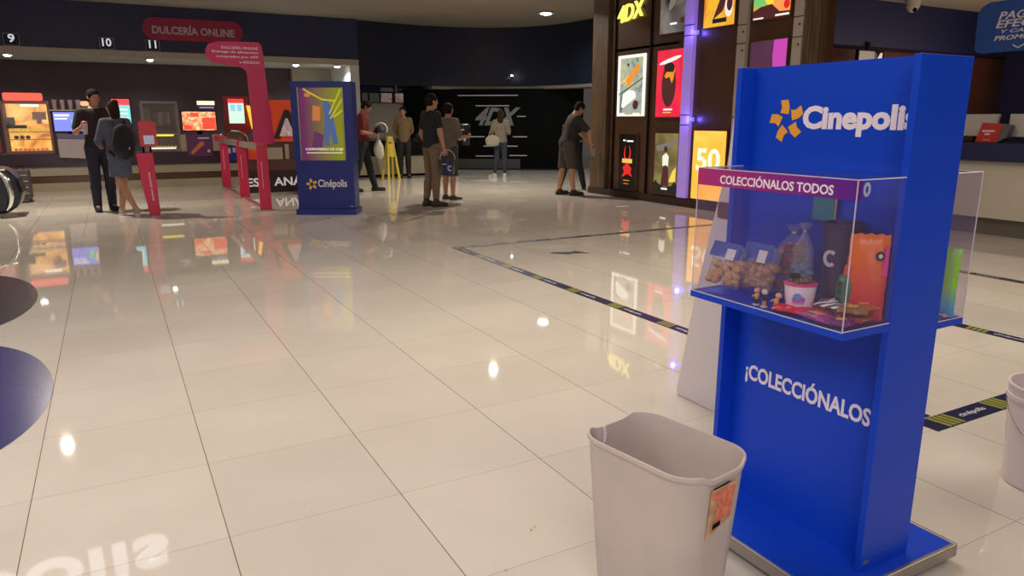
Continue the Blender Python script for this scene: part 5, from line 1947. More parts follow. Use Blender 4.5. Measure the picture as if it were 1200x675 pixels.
# light wall panel and menu boards
mb = MB()
mb.box(5.9, 8.15, 20.2, 20.298, 0.85, 1.81)
struct('trim_10', mb, M['cream'])
mb = MB()
mb.box(5.95, 8.6, 20.12, 20.2, 1.81, 2.6)
struct('trim_11', mb, M['navy_dark'])
for i, (x0, x1, m_, lb) in enumerate([(6.26, 6.42, mat('pale_green_board', (0.16, 0.20, 0.15), 0.5, emit=0.05), 'dim green menu board, leftmost above the small counter'), (6.47, 6.75, mat('pale_green_board2', (0.15, 0.19, 0.15), 0.5, emit=0.05), 'dim green menu board, second above the small counter'),
                                   (6.80, 7.12, screen_mat('menu_a', [(0.30, 0.05, 0.04), (0.35, 0.33, 0.30)], 7, 0.45, 1), 'dim red and grey menu board, third above the small counter'), (7.22, 7.46, screen_mat('menu_b', [(0.28, 0.03, 0.03), (0.40, 0.36, 0.32)], 7, 0.45, 4), 'dim red and grey menu board, fourth above the small counter'), (7.55, 7.78, screen_mat('menu_c', [(0.28, 0.03, 0.03), (0.40, 0.36, 0.32)], 7, 0.45, 7), 'dim red and grey menu board, rightmost above the small counter')]):
    t = thing('menu_board', lb, 'menu board', ((x0 + x1) / 2, 20.08, 1.9), 'dim menu boards over the small counter')
    mb = MB()
    mb.box(x0, x1, 20.09, 20.118, 1.83, 2.08)
    part('face', mb, m_, t)
    mb = MB()
    mb.box(x0 - 0.015, x1 + 0.015, 20.10, 20.119, 1.82, 2.09)
    part('frame', mb, M['black'], t)
t = thing('wall_sign', 'faint row of pale sign shapes on dark blue above the menu boards', 'sign', (7.4, 20.1, 2.1))
m_faint = mat('faint_sign', (0.25, 0.24, 0.2), 0.5, emit=0.05)
for poly in ([(6.80, 2.13), (7.18, 2.13), (7.14, 2.23), (6.80, 2.23)], [(7.24, 2.11), (7.28, 2.11), (7.28, 2.29), (7.24, 2.29)], [(8.02, 2.15), (8.02, 2.22), (7.95, 2.185)]) + tuple([(7.35 + 0.12 * k, 2.18), (7.42 + 0.12 * k, 2.18), (7.42 + 0.12 * k, 2.205), (7.35 + 0.12 * k, 2.205)] for k in range(5)):
    mb = MB()
    mb.prism(poly, (0, 20.09, 0), (1, 0, 0), (0, 0, 1), (0, 0.028, 0))
    part('sign_shape', mb, m_faint, t)

# yellow wet floor sign
t = thing('wet_floor_sign', 'yellow A-frame wet floor sign in front of the small counter', 'floor sign', (5.72, 16.4, 0))
my = mat('safety_yellow', (0.62, 0.47, 0.03), 0.45)
for sg, nm in ((-1, 'front_leaf'), (1, 'rear_leaf')):
    mb = MB()
    top = Vector((5.72, 16.4, 0.96))
    o = Vector((5.72, 16.4 + sg * 0.02, 0))
    for q in ([(-0.16, 0.0), (-0.10, 0.0), (-0.04, 0.96), (-0.07, 0.96)], [(0.16, 0.0), (0.10, 0.0), (0.04, 0.96), (0.07, 0.96)], [(-0.09, 0.52), (0.09, 0.52), (0.06, 0.82), (-0.06, 0.82)], [(-0.07, 0.86), (0.07, 0.86), (0.05, 0.98), (-0.05, 0.98)]):
        mb.prism(q, (5.72, 16.4 + sg * 0.22, 0), (1, 0, 0), (0, -sg * 0.21, 1), (0, sg * 0.012, 0))
    part(nm, mb, my, t)
mb = MB()
mb.tube([(5.66, 16.4, 0.965), (5.78, 16.4, 0.965)], 0.014)
part('hinge', mb, my, t)

# ------------------------------------------------------------------ ticket counter on the right
t = thing('ticket_counter', 'long cream ticket counter with a dark navy top on the right', 'counter', (9.5, 2.5, 0))
mb = MB()
mb.box(9.22, 9.9, -4, 6.0, 0.0, 0.21)
part('plinth', mb, mat('shiny_grey_plinth', (0.20, 0.17, 0.14), 0.2, metal=0.4), t, 'grey reflective plinth')
mb = MB()
mb.box(9.12, 9.9, -4, 6.0, 0.21, 0.88)
part('front', mb, M['cream'], t, 'cream front')
mb = MB()
mb.box(9.02, 9.95, -4.02, 6.05, 0.88, 1.09)
part('top', mb, M['navy_dark'], t, 'dark navy top')
for (y0, y1, z1, lb) in ((5.00, 5.40, 1.42, 'white back of a monitor on the ticket counter, just right of the blue stand'), (4.20, 4.84, 1.42, 'white back of a monitor on the ticket counter at the right edge')):
    t = thing('monitor', lb, 'monitor', (9.3, (y0 + y1) / 2, 1.09))
    mb = MB()
    mb.prism([(y0, 1.16), (y1, 1.16), (y1 - 0.03 + 0.03, z1), (y0 - 0.04, z1)], (9.28, 0, 0), (0, 1, 0), (0, 0, 1), (0.045, 0, 0))
    part('housing', mb, mat('off_white_monitor', (0.46, 0.43, 0.38), 0.5), t, bevel=0.004)
    mb = MB()
    mb.box(9.29, 9.32, (y0 + y1) / 2 - 0.04, (y0 + y1) / 2 + 0.04, 1.09, 1.2)
    mb.box(9.2, 9.4, (y0 + y1) / 2 - 0.1, (y0 + y1) / 2 + 0.1, 1.091, 1.105)
    part('foot', mb, M['black'], t)
t = thing('card_holder', 'red leaflet holder with white print on the ticket counter', 'card holder', (9.2, 4.9, 1.09))
mb = MB()
mb.prism([(5.09, 1.095), (4.85, 1.095), (4.80, 1.31), (5.03, 1.32)], (9.08, 0, 0), (0, 1, 0), (0, 0, 1), (0.03, 0, 0))
part('front', mb, mat('leaflet_red', (0.42, 0.03, 0.03), 0.4), t)
mb = MB()
mb.prism([(4.85, 1.095), (4.75, 1.15), (4.72, 1.29), (4.80, 1.31)], (9.09, 0, 0), (0, 1, 0), (0, 0, 1), (0.1, 0, 0))
part('side', mb, mat('dark_grey_side', (0.10, 0.09, 0.09), 0.4), t)
mb = MB()
mb.box(9.076, 9.08, 4.88, 5.02, 1.215, 1.235)
mb.box(9.076, 9.08, 4.93, 4.99, 1.18, 1.20)
mb.box(9.076, 9.08, 4.92, 5.0, 1.12, 1.126)
part('print', mb, M['lettersg'], t)

t = thing('hanging_sign', 'blue rounded hanging sign with white words PAGO EFECTIVO at the top right', 'sign', (9.0, 4.4, 2.12))
mb = MB()
mb.prism([(5.20, 2.16), (5.17, 2.12), (5.12, 2.105), (3.6, 2.105), (3.52, 2.15), (3.52, 2.58), (3.6, 2.66), (5.08, 2.66), (5.17, 2.62), (5.21, 2.54)], (9.0, 0, 0), (0, 1, 0), (0, 0, 1), (0.06, 0, 0))
part('board', mb, M['bluesign'], t)
mb = MB()
W_ = M['lettersg']
for (s_, y, z, wd, hh, sh) in (('PAGO EN', 4.97, 2.455, 0.66, 0.085, 0.2), ('EFECTIVO', 4.99, 2.365, 0.78, 0.085, 0.2), ('Y CANJE DE', 4.93, 2.295, 0.60, 0.05, 0.2), ('PROMOCIONES', 4.99, 2.23, 0.78, 0.052, 0.2)):
    mb.text(s_, (8.999, y, z), (0, -1, 0), (0, 0, 1), wd, hh, 0.004, 0.02, sh)
mb.prism([(4.78, 2.18), (4.72, 2.145), (4.66, 2.18), (4.66, 2.165), (4.72, 2.13), (4.78, 2.165)], (8.999, 0, 0), (0, 1, 0), (0, 0, 1), (-0.004, 0, 0))
part('words', mb, W_, t, 'white words and a small chevron')
mb = MB()
for y in (4.9, 3.9):
    mb.tube([(9.03, y, 2.66), (9.03, y, H)], 0.006)
part('hanger', mb, M['alut'], t)

t = thing('security_camera', 'small beige dome camera under the ceiling, top right', 'camera', (15.3, 10.3, 3.6))
mb = MB()
mb.lathe([(0.14, 0.22), (0.14, 0.10), (0.13, 0.09), (0.16, 0.26)], (15.3, 10.25, 3.59), 24)
mb.lathe([(0.02, -0.01), (0.09, 0.02), (0.12, 0.08), (0.13, 0.10)], (15.3, 10.25, 3.59), 24)
part('housing', mb, mat('beige_plastic', (0.42, 0.36, 0.30), 0.5), t, smooth=True)
mb = MB()
mb.ell((15.25, 10.16, 3.62), (0.045, 0.045, 0.045), 8)
part('lens', mb, M['black'], t, smooth=True)
t = thing('wall_screen', 'small grey and white sign on the navy wall, just over the blue stand', 'sign', (14.5, 10.6, 2.1))
mb = MB()
mb.box(14.18, 15.05, 10.62, 10.68, 2.45, 2.82)
part('housing', mb, M['black'], t)
mb = MB()
mb.box(14.22, 14.72, 10.61, 10.619, 2.5, 2.79)
mb.mi = 1
mb.prism([(14.85, 2.5), (14.98, 2.5), (14.98, 2.77), (14.92, 2.77), (14.84, 2.66)], (0, 10.61, 0), (1, 0, 0), (0, 0, 1), (0, 0.009, 0))
mb.mi = 2
mb.box(14.72, 14.8, 10.61, 10.619, 2.5, 2.76)
part('face', mb, [mat('grey_face', (0.3, 0.27, 0.25), 0.4, emit=0.25), mat('white_face', (0.7, 0.6, 0.6), 0.4, emit=0.4), mat('dark_face', (0.14, 0.09, 0.1), 0.4)], t)
mb = MB()
mb.box(14.5, 14.6, 10.66, 10.699, 2.94, 2.98)
mb.box(14.5, 14.6, 10.64, 10.68, 2.82, 2.98)
part('bracket', mb, M['black'], t)
# small wall lamp over the hall entrance
t = thing('wall_lamp', 'tiny bright lamp on the curved navy wall above the woman with the tote', 'lamp', (10.05, 18.45, 2.45))
mb = MB()
mb.tube([(10.07, 18.58, 2.52), (9.93, 18.40, 2.50)], 0.02)
mb.box(9.86, 9.98, 18.34, 18.44, 2.46, 2.50)
part('arm', mb, M['alut'], t)
mb = MB()
mb.ell((10.02, 18.36, 2.55), (0.035, 0.03, 0.02), 8)
part('bulb', mb, M['lamp'], t)


# ------------------------------------------------------------------ people: signed distance fields turned into one skin
class Field:
    def __init__(s, lo, hi, h):
        s.h = h
        s.lo = np.array(lo, float)
        n = np.ceil((np.array(hi) - s.lo) / h).astype(int) + 1
        s.n = n
        s.g = np.full(n, 0.3, np.float32)
        s.ax = [s.lo[i] + h * np.arange(n[i]) for i in range(3)]

    def _reg(s, lo, hi):
        sl = []
        for i in range(3):
            a = max(0, int((lo[i] - s.lo[i]) / s.h))
            b = min(s.n[i], int((hi[i] - s.lo[i]) / s.h) + 2)
            if a >= b:
                return None, None
            sl.append(slice(a, b))
        X = s.ax[0][sl[0]][:, None, None]
        Y = s.ax[1][sl[1]][None, :, None]
        Zz = s.ax[2][sl[2]][None, None, :]
        return tuple(sl), (X, Y, Zz)

    def _comb(s, sl, d, k):
        g = s.g[sl]
        if k > 0:
            hh = np.clip(0.5 + 0.5 * (g - d) / k, 0, 1)
            s.g[sl] = g * (1 - hh) + d * hh - k * hh * (1 - hh)
        else:
            s.g[sl] = np.minimum(g, d)

    def cap(s, a, b, ra, rb, k=0.03):
        a, b = np.array(a, float), np.array(b, float)
        m = max(ra, rb) + 0.07
        sl, P = s._reg(np.minimum(a, b) - m, np.maximum(a, b) + m)
        if sl is None:
            return
        d = b - a
        L2 = max(d @ d, 1e-9)
        px, py, pz = P[0] - a[0], P[1] - a[1], P[2] - a[2]
        t = np.clip((px * d[0] + py * d[1] + pz * d[2]) / L2, 0, 1)
        q = np.sqrt((px - t * d[0]) ** 2 + (py - t * d[1]) ** 2 + (pz - t * d[2]) ** 2) - (ra + (rb - ra) * t)
        s._comb(sl, q.astype(np.float32), k)

    def ell(s, c, r, k=0.03, R=None):
        c, r = np.array(c, float), np.array(r, float)
        m = max(r) + 0.07
        sl, P = s._reg(c - m, c + m)
        if sl is None:
            return
        px, py, pz = np.broadcast_arrays(P[0] - c[0], P[1] - c[1], P[2] - c[2])
        if R is not None:
            Rt = np.array(R).T
            px, py, pz = (Rt[0, 0] * px + Rt[0, 1] * py + Rt[0, 2] * pz, Rt[1, 0] * px + Rt[1, 1] * py + Rt[1, 2] * pz, Rt[2, 0] * px + Rt[2, 1] * py + Rt[2, 2] * pz)
        k0 = np.sqrt((px / r[0]) ** 2 + (py / r[1]) ** 2 + (pz / r[2]) ** 2)
        k1 = np.sqrt((px / r[0] ** 2) ** 2 + (py / r[1] ** 2) ** 2 + (pz / r[2] ** 2) ** 2) + 1e-9
        s._comb(sl, (k0 * (k0 - 1) / k1).astype(np.float32), k)

    def cut_ell(s, c, r, R=None):
        c, r = np.array(c, float), np.array(r, float)
        px, py, pz = np.broadcast_arrays(s.ax[0][:, None, None] - c[0], s.ax[1][None, :, None] - c[1], s.ax[2][None, None, :] - c[2])
        if R is not None:
            Rt = np.array(R).T
            px, py, pz = (Rt[0, 0] * px + Rt[0, 1] * py + Rt[0, 2] * pz, Rt[1, 0] * px + Rt[1, 1] * py + Rt[1, 2] * pz, Rt[2, 0] * px + Rt[2, 1] * py + Rt[2, 2] * pz)
        k0 = np.sqrt((px / r[0]) ** 2 + (py / r[1]) ** 2 + (pz / r[2]) ** 2)
        d = (k0 - 1) * min(r)
        s.g = np.maximum(s.g, -d).astype(np.float32)

    def plane(s, p, n):
        """keep the side the normal points away from"""
        p, n = np.array(p, float), np.array(n, float)
        n = n / np.linalg.norm(n)
        d = (s.ax[0][:, None, None] - p[0]) * n[0] + (s.ax[1][None, :, None] - p[1]) * n[1] + (s.ax[2][None, None, :] - p[2]) * n[2]
        s.g = np.maximum(s.g, d).astype(np.float32)

    def mesh(s, name):
        g = s.g.copy()
        g[0], g[-1], g[:, 0], g[:, -1], g[:, :, 0], g[:, :, -1] = (0.3,) * 6
        ins = g < 0
        nx, ny, nz = (np.array(g.shape) - 1)
        cnt = np.zeros((nx, ny, nz), np.float32)
        acc = np.zeros((nx, ny, nz, 3), np.float32)
        offs = [(0, 0, 0), (1, 0, 0), (0, 1, 0), (1, 1, 0), (0, 0, 1), (1, 0, 1), (0, 1, 1), (1, 1, 1)]
        for a in range(8):
            for b in range(a + 1, 8):
                oa, ob = offs[a], offs[b]
                if sum(abs(oa[i] - ob[i]) for i in range(3)) != 1:
                    continue
                ga = g[oa[0]:oa[0] + nx, oa[1]:oa[1] + ny, oa[2]:oa[2] + nz]
                gb = g[ob[0]:ob[0] + nx, ob[1]:ob[1] + ny, ob[2]:ob[2] + nz]
                m = (ga < 0) != (gb < 0)
                if not m.any():
                    continue
                t = ga[m] / (ga[m] - gb[m])
                cnt[m] += 1
                for i in range(3):
                    acc[..., i][m] += oa[i] + t * (ob[i] - oa[i])
        act = cnt > 0
        idx = np.full(act.shape, -1, np.int64)
        ii = np.argwhere(act)
        idx[act] = np.arange(len(ii))
        vs = (ii + acc[act] / cnt[act][:, None]) * s.h + s.lo
        faces = []
        for ax in range(3):
            o1, o2 = [(1, 2), (2, 0), (0, 1)][ax]
            sh = [0, 0, 0]
            sh[ax] = 1
            A = ins[:g.shape[0] - sh[0], :g.shape[1] - sh[1], :g.shape[2] - sh[2]]
            B = ins[sh[0]:, sh[1]:, sh[2]:]
            e = np.argwhere(A != B)
            e = e[(e[:, o1] > 0) & (e[:, o2] > 0) & (e[:, o1] < np.array(act.shape)[o1]) & (e[:, o2] < np.array(act.shape)[o2]) & (e[:, ax] < act.shape[ax])]
            fl_ = A[e[:, 0], e[:, 1], e[:, 2]]

            def gi(d1, d2):
                q = e.copy()
                q[:, o1] -= d1
                q[:, o2] -= d2
                return idx[q[:, 0], q[:, 1], q[:, 2]]
            q = np.stack([gi(1, 1), gi(0, 1), gi(0, 0), gi(1, 0)], 1)
            q[~fl_] = q[~fl_][:, ::-1]
            faces.append(q)
        F = np.concatenate(faces)
        F = F[(F >= 0).all(1)]
        me = bpy.data.meshes.new(name)
        me.vertices.add(len(vs))
        me.vertices.foreach_set('co', vs.astype(np.float32).ravel())
        me.loops.add(len(F) * 4)
        me.loops.foreach_set('vertex_index', F.ravel().astype(np.int32))
        me.polygons.add(len(F))
        me.polygons.foreach_set('loop_start', np.arange(0, len(F) * 4, 4, dtype=np.int32))
        me.polygons.foreach_set('loop_total', np.full(len(F), 4, np.int32))
        me.update(calc_edges=True)
        me.validate()
        me.polygons.foreach_set('use_smooth', [True] * len(me.polygons))
        return me


def rotx(a):
    c, s = math.cos(a), math.sin(a)
    return np.array([[1, 0, 0], [0, c, -s], [0, s, c]])


def rotz(a):
    c, s = math.cos(a), math.sin(a)
    return np.array([[c, -s, 0], [s, c, 0], [0, 0, 1]])


def nrm(v):
    v = np.array(v, float)
    return v / (np.linalg.norm(v) + 1e-9)


def person(label, pos, facing, height, P, top, bottom, shoe, skin, hair, hair_style='short', group=None, h=0.0085):
    """P: pose in a 1.74 m body's own frame (x right, y forward, z up)"""
    t = thing('person', label, 'person', (0, 0, 0), group)
    lean = P.get('lean', 0.0)
    Rl = rotx(-lean)
    hip = np.array([0, 0, 0.95])
    T = lambda p: hip + Rl @ (np.array(p, float) - hip)
    g = P.get('girth', 1.0)
    shw = P.get('shw', 0.175)
    shR, shL = T((shw, 0, 1.415)), T((-shw, 0, 1.415))
    elR, wrR = np.array(P.get('elR', (0.235, -0.03, 1.13))), np.array(P.get('wrR', (0.235, 0.05, 0.88)))
    elL, wrL = np.array(P.get('elL', (-0.235, -0.03, 1.13))), np.array(P.get('wrL', (-0.235, 0.05, 0.88)))
    hR, hL = np.array([0.088, 0, 0.92]), np.array([-0.088, 0, 0.92])
    knR, anR = np.array(P.get('knR', (0.095, 0.02, 0.49))), np.array(P.get('anR', (0.10, -0.01, 0.085)))
    knL, anL = np.array(P.get('knL', (-0.095, 0.02, 0.49))), np.array(P.get('anL', (-0.10, -0.01, 0.085)))
    tR, tL = nrm(P.get('toeR', (0.15, 1, 0))), nrm(P.get('toeL', (-0.15, 1, 0)))
    allp = np.array([shR, shL, elR, wrR, elL, wrL, knR, anR, knL, anL, T((0, 0, 1.8)), (0, 0, 0)])
    lo = allp.min(0) - 0.26
    hi = allp.max(0) + 0.26
    lo[2] = -0.04
    hi[2] = allp[:, 2].max() + 0.06
    # ---- body
    f = Field(lo, hi, h)
    f.ell(T((0, 0.0, 1.29)), (0.148 * g, 0.100 * g, 0.19), 0.04, Rl)
    f.ell(T((0, 0.0, 1.11)), (0.125 * g, 0.090 * g, 0.15), 0.04, Rl)
    f.ell((0, -0.01, 0.96), (0.145 * g, 0.110 * g, 0.13), 0.04)
    f.cap(T((-shw + 0.03, 0, 1.42)), T((shw - 0.03, 0, 1.42)), 0.055, 0.055, 0.05)
    for (a, b, c, ra) in ((shR, elR, wrR, 0.05), (shL, elL, wrL, 0.05)):
        f.cap(a, b, ra * P.get('arm', 1), 0.038 * P.get('arm', 1), 0.03)
        f.cap(b, c, 0.040 * P.get('arm', 1), 0.025, 0.015)
    for (a, b, c) in ((hR, knR, anR), (hL, knL, anL)):
        f.cap(a, b, 0.080 * g, 0.053, 0.03)
        calf = b * 0.68 + c * 0.32 + np.array([0, -0.012, 0])
        f.cap(b, calf, 0.050, 0.054, 0.02)
        f.cap(calf, c, 0.053, 0.034, 0.02)
    # feet inside the shoes
    for (c, d) in ((anR, tR), (anL, tL)):
        f.cap(c, c + d * 0.14 + np.array([0, 0, -0.048 - (c[2] - 0.085)]) * np.array([1, 1, 1]), 0.034, 0.026, 0.02)
    # hands
    for (e, w_, key, side) in ((elR, wrR, 'R', 1), (elL, wrL, 'L', -1)):
        d = nrm(P.get('hd' + key, w_ - e))
        ref = np.array(P.get('pn' + key, (-side, 0, 0)), float)
        pn = nrm(ref - d * (ref @ d))
        lat = nrm(np.cross(d, pn)) * side * P.get('ls' + key, 1)
        curl = P.get('curl' + key, 0.5)
        f.cap(w_, w_ + d * 0.05, 0.025, 0.026, 0.012)
        f.cap(w_ + d * 0.035 - lat * 0.018, w_ + d * 0.085 - lat * 0.022, 0.017, 0.014, 0.012)
        f.cap(w_ + d * 0.035 + lat * 0.018, w_ + d * 0.085 + lat * 0.022, 0.017, 0.014, 0.012)
        for i, (o_, ln) in enumerate(((0.029, 0.070), (0.0105, 0.078), (-0.0085, 0.072), (-0.027, 0.056))):
            b0 = w_ + d * 0.085 + lat * o_
            d1 = nrm(d * math.cos(curl) + pn * math.sin(curl) + lat * o_ * 2.5)
            b1 = b0 + d1 * ln * 0.5
            d2 = nrm(d * math.cos(curl * 2.3) + pn * math.sin(curl * 2.3))
            b2 = b1 + d2 * ln * 0.48
            f.cap(b0, b1, 0.0092, 0.0085, 0.003)
            f.cap(b1, b2, 0.0085, 0.0075, 0.002)
        tb = w_ + d * 0.03 + lat * 0.022
        tm = tb + nrm(lat * 0.8 + d * 0.7 + pn * 0.3) * 0.038
        f.cap(tb, tm, 0.013, 0.0105, 0.006)
        f.cap(tm, tm + nrm(d * 0.9 + pn * 0.5 + lat * 0.1) * 0.03, 0.0105, 0.0085, 0.002)
    # neck and head
    nb = T((0, -0.01, 1.45))
    hp, hy = P.get('pitch', 0.0), P.get('yaw', 0.0)
    Rh = Rl @ rotz(hy) @ rotx(-hp)
    npv = T((0, 0.0, 1.53))
    hc = npv + Rh @ np.array([0, 0.022, 0.095])
    f.cap(nb, npv + Rh @ np.array([0, 0, 0.03]), 0.060, 0.052, 0.03)
    Hh = lambda x, y, z: hc + Rh @ np.array([x, y, z])
    f.ell(Hh(0, -0.008, 0.022), (0.074, 0.092, 0.088), 0.02, Rh)
    f.ell(Hh(0, 0.026, -0.045), (0.054, 0.058, 0.064), 0.03, Rh)
    f.cap(Hh(0, 0.060, -0.085), Hh(0, 0.066, -0.088), 0.022, 0.020, 0.02)
    f.cap(Hh(-0.03, 0.070, 0.022), Hh(0.03, 0.070, 0.022), 0.013, 0.013, 0.012)
    for sg in (-1, 1):
        f.ell(Hh(sg * 0.078, -0.004, -0.008), (0.009, 0.019, 0.031), 0.004, Rh)
        f.ell(Hh(sg * 0.042, 0.052, -0.020), (0.020, 0.02, 0.018), 0.012, Rh)
    f.cap(Hh(0, 0.080, 0.008), Hh(0, 0.098, -0.022), 0.009, 0.0125, 0.008)
    f.cap(Hh(-0.016, 0.076, -0.050), Hh(0.016, 0.076, -0.050), 0.0075, 0.0075, 0.005)
    f.cap(Hh(-0.012, 0.075, -0.060), Hh(0.012, 0.075, -0.060), 0.0075, 0.0075, 0.003)
    me = f.mesh('body')
    ob = bpy.data.objects.new('body', me)
    me.materials.append(skin)
    COL.objects.link(ob)
    ob.parent = t

    def addpart(field, name, m_, label_=None):
        me_ = field.mesh(name)
        me_.materials.append(m_)
        o_ = bpy.data.objects.new(name, me_)
        COL.objects.link(o_)
        o_.parent = t
        if label_:
            o_['label'] = label_
        return o_
    # eyes
    mb = MB()
    for sg in (-1, 1):
        mb.ell(tuple(Hh(sg * 0.030, 0.0765, 0.006)), (0.0095, 0.006, 0.005), 6)
    oe = part('eyes', mb, M['eye'], t, smooth=True)
    # hair
    f = Field(hc - 0.30, hc + 0.22, 0.008)
    f.ell(Hh(0, -0.016, 0.032), (0.083, 0.098, 0.090), 0.01, Rh)
    f.ell(Hh(0, -0.04, -0.02), (0.074, 0.062, 0.075), 0.02, Rh)
    if hair_style == 'short':
        f.cut_ell(Hh(0, 0.095, -0.045), (0.085, 0.088, 0.100), Rh)
        f.cut_ell(Hh(0, -0.01, -0.16), (0.14, 0.16, 0.095), Rh)
    else:
        f.ell(Hh(0, -0.06, -0.08), (0.075, 0.055, 0.12), 0.03, Rh)
        if hair_style == 'long':
            f.ell(Hh(0, -0.075, -0.17), (0.080, 0.045, 0.13), 0.03, Rh)
        if hair_style == 'bun':
            f.ell(Hh(0, -0.09, 0.09), (0.05, 0.045, 0.045), 0.02, Rh)
        f.cut_ell(Hh(0, 0.095, -0.045), (0.078, 0.090, 0.105), Rh)
    addpart(f, 'hair', hair)
    # top garment
    tm_, slv, hem = top['mat'], top.get('sleeve', 0.5), top.get('hem', 0.90)
    f = Field(lo, hi, h * 1.25)
    e = 0.016 + top.get('ease', 0.006)
    f.ell(T((0, 0.0, 1.30)), (0.150 * g + e, 0.102 * g + e, 0.20), 0.05, Rl)
    f.ell(T((0, 0.0, 1.11)), (0.132 * g + e, 0.097 * g + e, 0.17), 0.05, Rl)
    f.ell((0, -0.01, 0.95), (0.148 * g + e, 0.112 * g + e, 0.16), 0.05)
    f.cap(T((-shw + 0.03, 0, 1.415)), T((shw - 0.03, 0, 1.415)), 0.062 + e * 0.5, 0.062 + e * 0.5, 0.05)
    for (a, b, c) in ((shR, elR, wrR), (shL, elL, wrL)):
        if slv <= 1:
            f.cap(a, a + (b - a) * slv, 0.056 + e * 0.6, 0.050 + e * 0.6, 0.035)
        else:
            f.cap(a, b, 0.054 + e * 0.6, 0.042 + e * 0.6, 0.035)
            f.cap(b, b + (c - b) * (slv - 1), 0.044 + e * 0.5, 0.034 + e * 0.5, 0.02)
    hp_ = np.array((0, 0, hem))
    f.plane(hp_, (0, 0, -1))
    f.plane(T((0, 0.02, 1.478)), Rl @ np.array((0, 0.25, 1)))
    addpart(f, top.get('name', 'shirt'), tm_)
    # lower garment
    bm_, kind = bottom['mat'], bottom['kind']
    f = Field(lo, hi, h * 1.25)
    e2 = bottom.get('ease', 0.012)
    f.ell((0, -0.01, 0.95), (0.149 * g + 0.008, 0.114 * g + 0.008, 0.13), 0.03)
    if kind == 'skirt':
        f.cap((0, -0.005, 0.93), (0, 0.0, 0.60), 0.150, 0.165, 0.05)
        f.plane((0, 0, bottom.get('len', 0.60)), (0, 0, -1))
    else:
        L_ = bottom.get('len', 0.06)
        for (a, b, c) in ((hR, knR, anR), (hL, knL, anL)):
            f.cap(a, b, 0.085 * g + e2, 0.060 + e2, 0.03)
            calf = b * 0.68 + c * 0.32 + np.array([0, -0.010, 0])
            f.cap(b, calf, 0.058 + e2, 0.060 + e2 * 0.8, 0.02)
            f.cap(calf, c, 0.060 + e2 * 0.8, bottom.get('cuff', 0.050) + e2 * 0.6, 0.02)
        f.plane((0, 0, L_), (0, 0, -1))
    f.plane((0, 0, 1.03), (0, 0, 1))
    addpart(f, {'skirt': 'skirt', 'shorts': 'shorts', 'trousers': 'trousers'}[kind], bm_)
    # shoes
    for (c, d) in ((anR, tR), (anL, tL)):
        f = Field(c - np.array([0.26, 0.26, 0.12]), c + np.array([0.26, 0.26, 0.10]), 0.007)
        z0 = c[2] - 0.085
        sd = np.cross(d, (0, 0, 1))
        b0 = c - d * 0.035
        f.cap(b0 * [1, 1, 0] + np.array([0, 0, z0 + 0.045]), (c + d * 0.04) * [1, 1, 0] + np.array([0, 0, z0 + 0.050]), 0.042, 0.044, 0.02)
        f.cap((c + d * 0.04) * [1, 1, 0] + np.array([0, 0, z0 + 0.040]), (c + d * 0.165) * [1, 1, 0] + np.array([0, 0, z0 + 0.033]), 0.046, 0.036, 0.02)
        f.cap(c * [1, 1, 0] + np.array([0, 0, z0 + 0.06]), c + np.array([0, 0, 0.0 + shoe.get('shaft', 0.0)]), 0.046, 0.046, 0.02)
        f.plane((0, 0, z0 + 0.018), (0, 0, -1))
        o_ = addpart(f, 'shoe', shoe['mat'])
        f = Field(c - np.array([0.26, 0.26, 0.12]), c + np.array([0.26, 0.26, 0.10]), 0.007)
        f.cap(b0 * [1, 1, 0] + np.array([0, 0, z0 + 0.03]), (c + d * 0.165) * [1, 1, 0] + np.array([0, 0, z0 + 0.03]), 0.046, 0.042, 0.02)
        f.cap((c + d * 0.09) * [1, 1, 0] + np.array([0, 0, z0 + 0.03]), (c + d * 0.13) * [1, 1, 0] + np.array([0, 0, z0 + 0.03]), 0.048, 0.047, 0.02)
        f.plane((0, 0, z0 + 0.024), (0, 0, 1))
        f.plane((0, 0, z0 + 0.0005), (0, 0, -1))
        me_ = f.mesh('sole')
        me_.materials.append(shoe.get('sole', M['rubber']))
        so = bpy.data.objects.new('sole', me_)
        COL.objects.link(so)
        so.parent = o_
    if 'belt' in bottom:
        f = Field(np.array([-0.3, -0.3, 0.85]), np.array([0.3, 0.3, 1.05]), 0.008)
        f.ell((0, -0.01, 0.95), (0.156 * g + 0.008, 0.121 * g + 0.008, 0.14), 0.0)
        f.plane((0, 0, 0.99), (0, 0, 1))
        f.plane((0, 0, 0.955), (0, 0, -1))
        addpart(f, 'belt', bottom['belt'])
    k = height / 1.745
    fx, fy = nrm([facing[0], facing[1], 0])[:2]
    ang = math.atan2(-fx, fy)
    t.scale = (k, k, k)
    t.rotation_euler = (0, 0, ang)
    t.location = (pos[0], pos[1], 0)

    def W(p):
        return Vector(pos + (0,)) + Matrix.Rotation(ang, 3, 'Z') @ (Vector(p) * k)
    return t, W, T


tee_d = cloth('faded_black_cotton', (0.028, 0.018, 0.024))
jean_d = cloth('dark_jeans', (0.020, 0.022, 0.045))
tee_k = cloth('black_cotton', (0.012, 0.012, 0.013))
# 1 man in the couple
_, W1, T1 = person('man in dark T-shirt and jeans facing the camera, holding a red and white cup', (-0.15, 12.62), (0.25, -1.0), 1.80,
       dict(elR=(0.26, -0.02, 1.14), wrR=(0.24, 0.20, 1.20), pnR=(-1, 0, 0), elL=(-0.24, -0.03, 1.15), wrL=(-0.16, 0.15, 1.02), yaw=0.25, pitch=0.12, curlR=0.75),
       dict(mat=tee_d, sleeve=0.75, hem=0.86), dict(mat=jean_d, kind='trousers', len=0.06), dict(mat=M['rubber']), M['skin'], M['hair'])
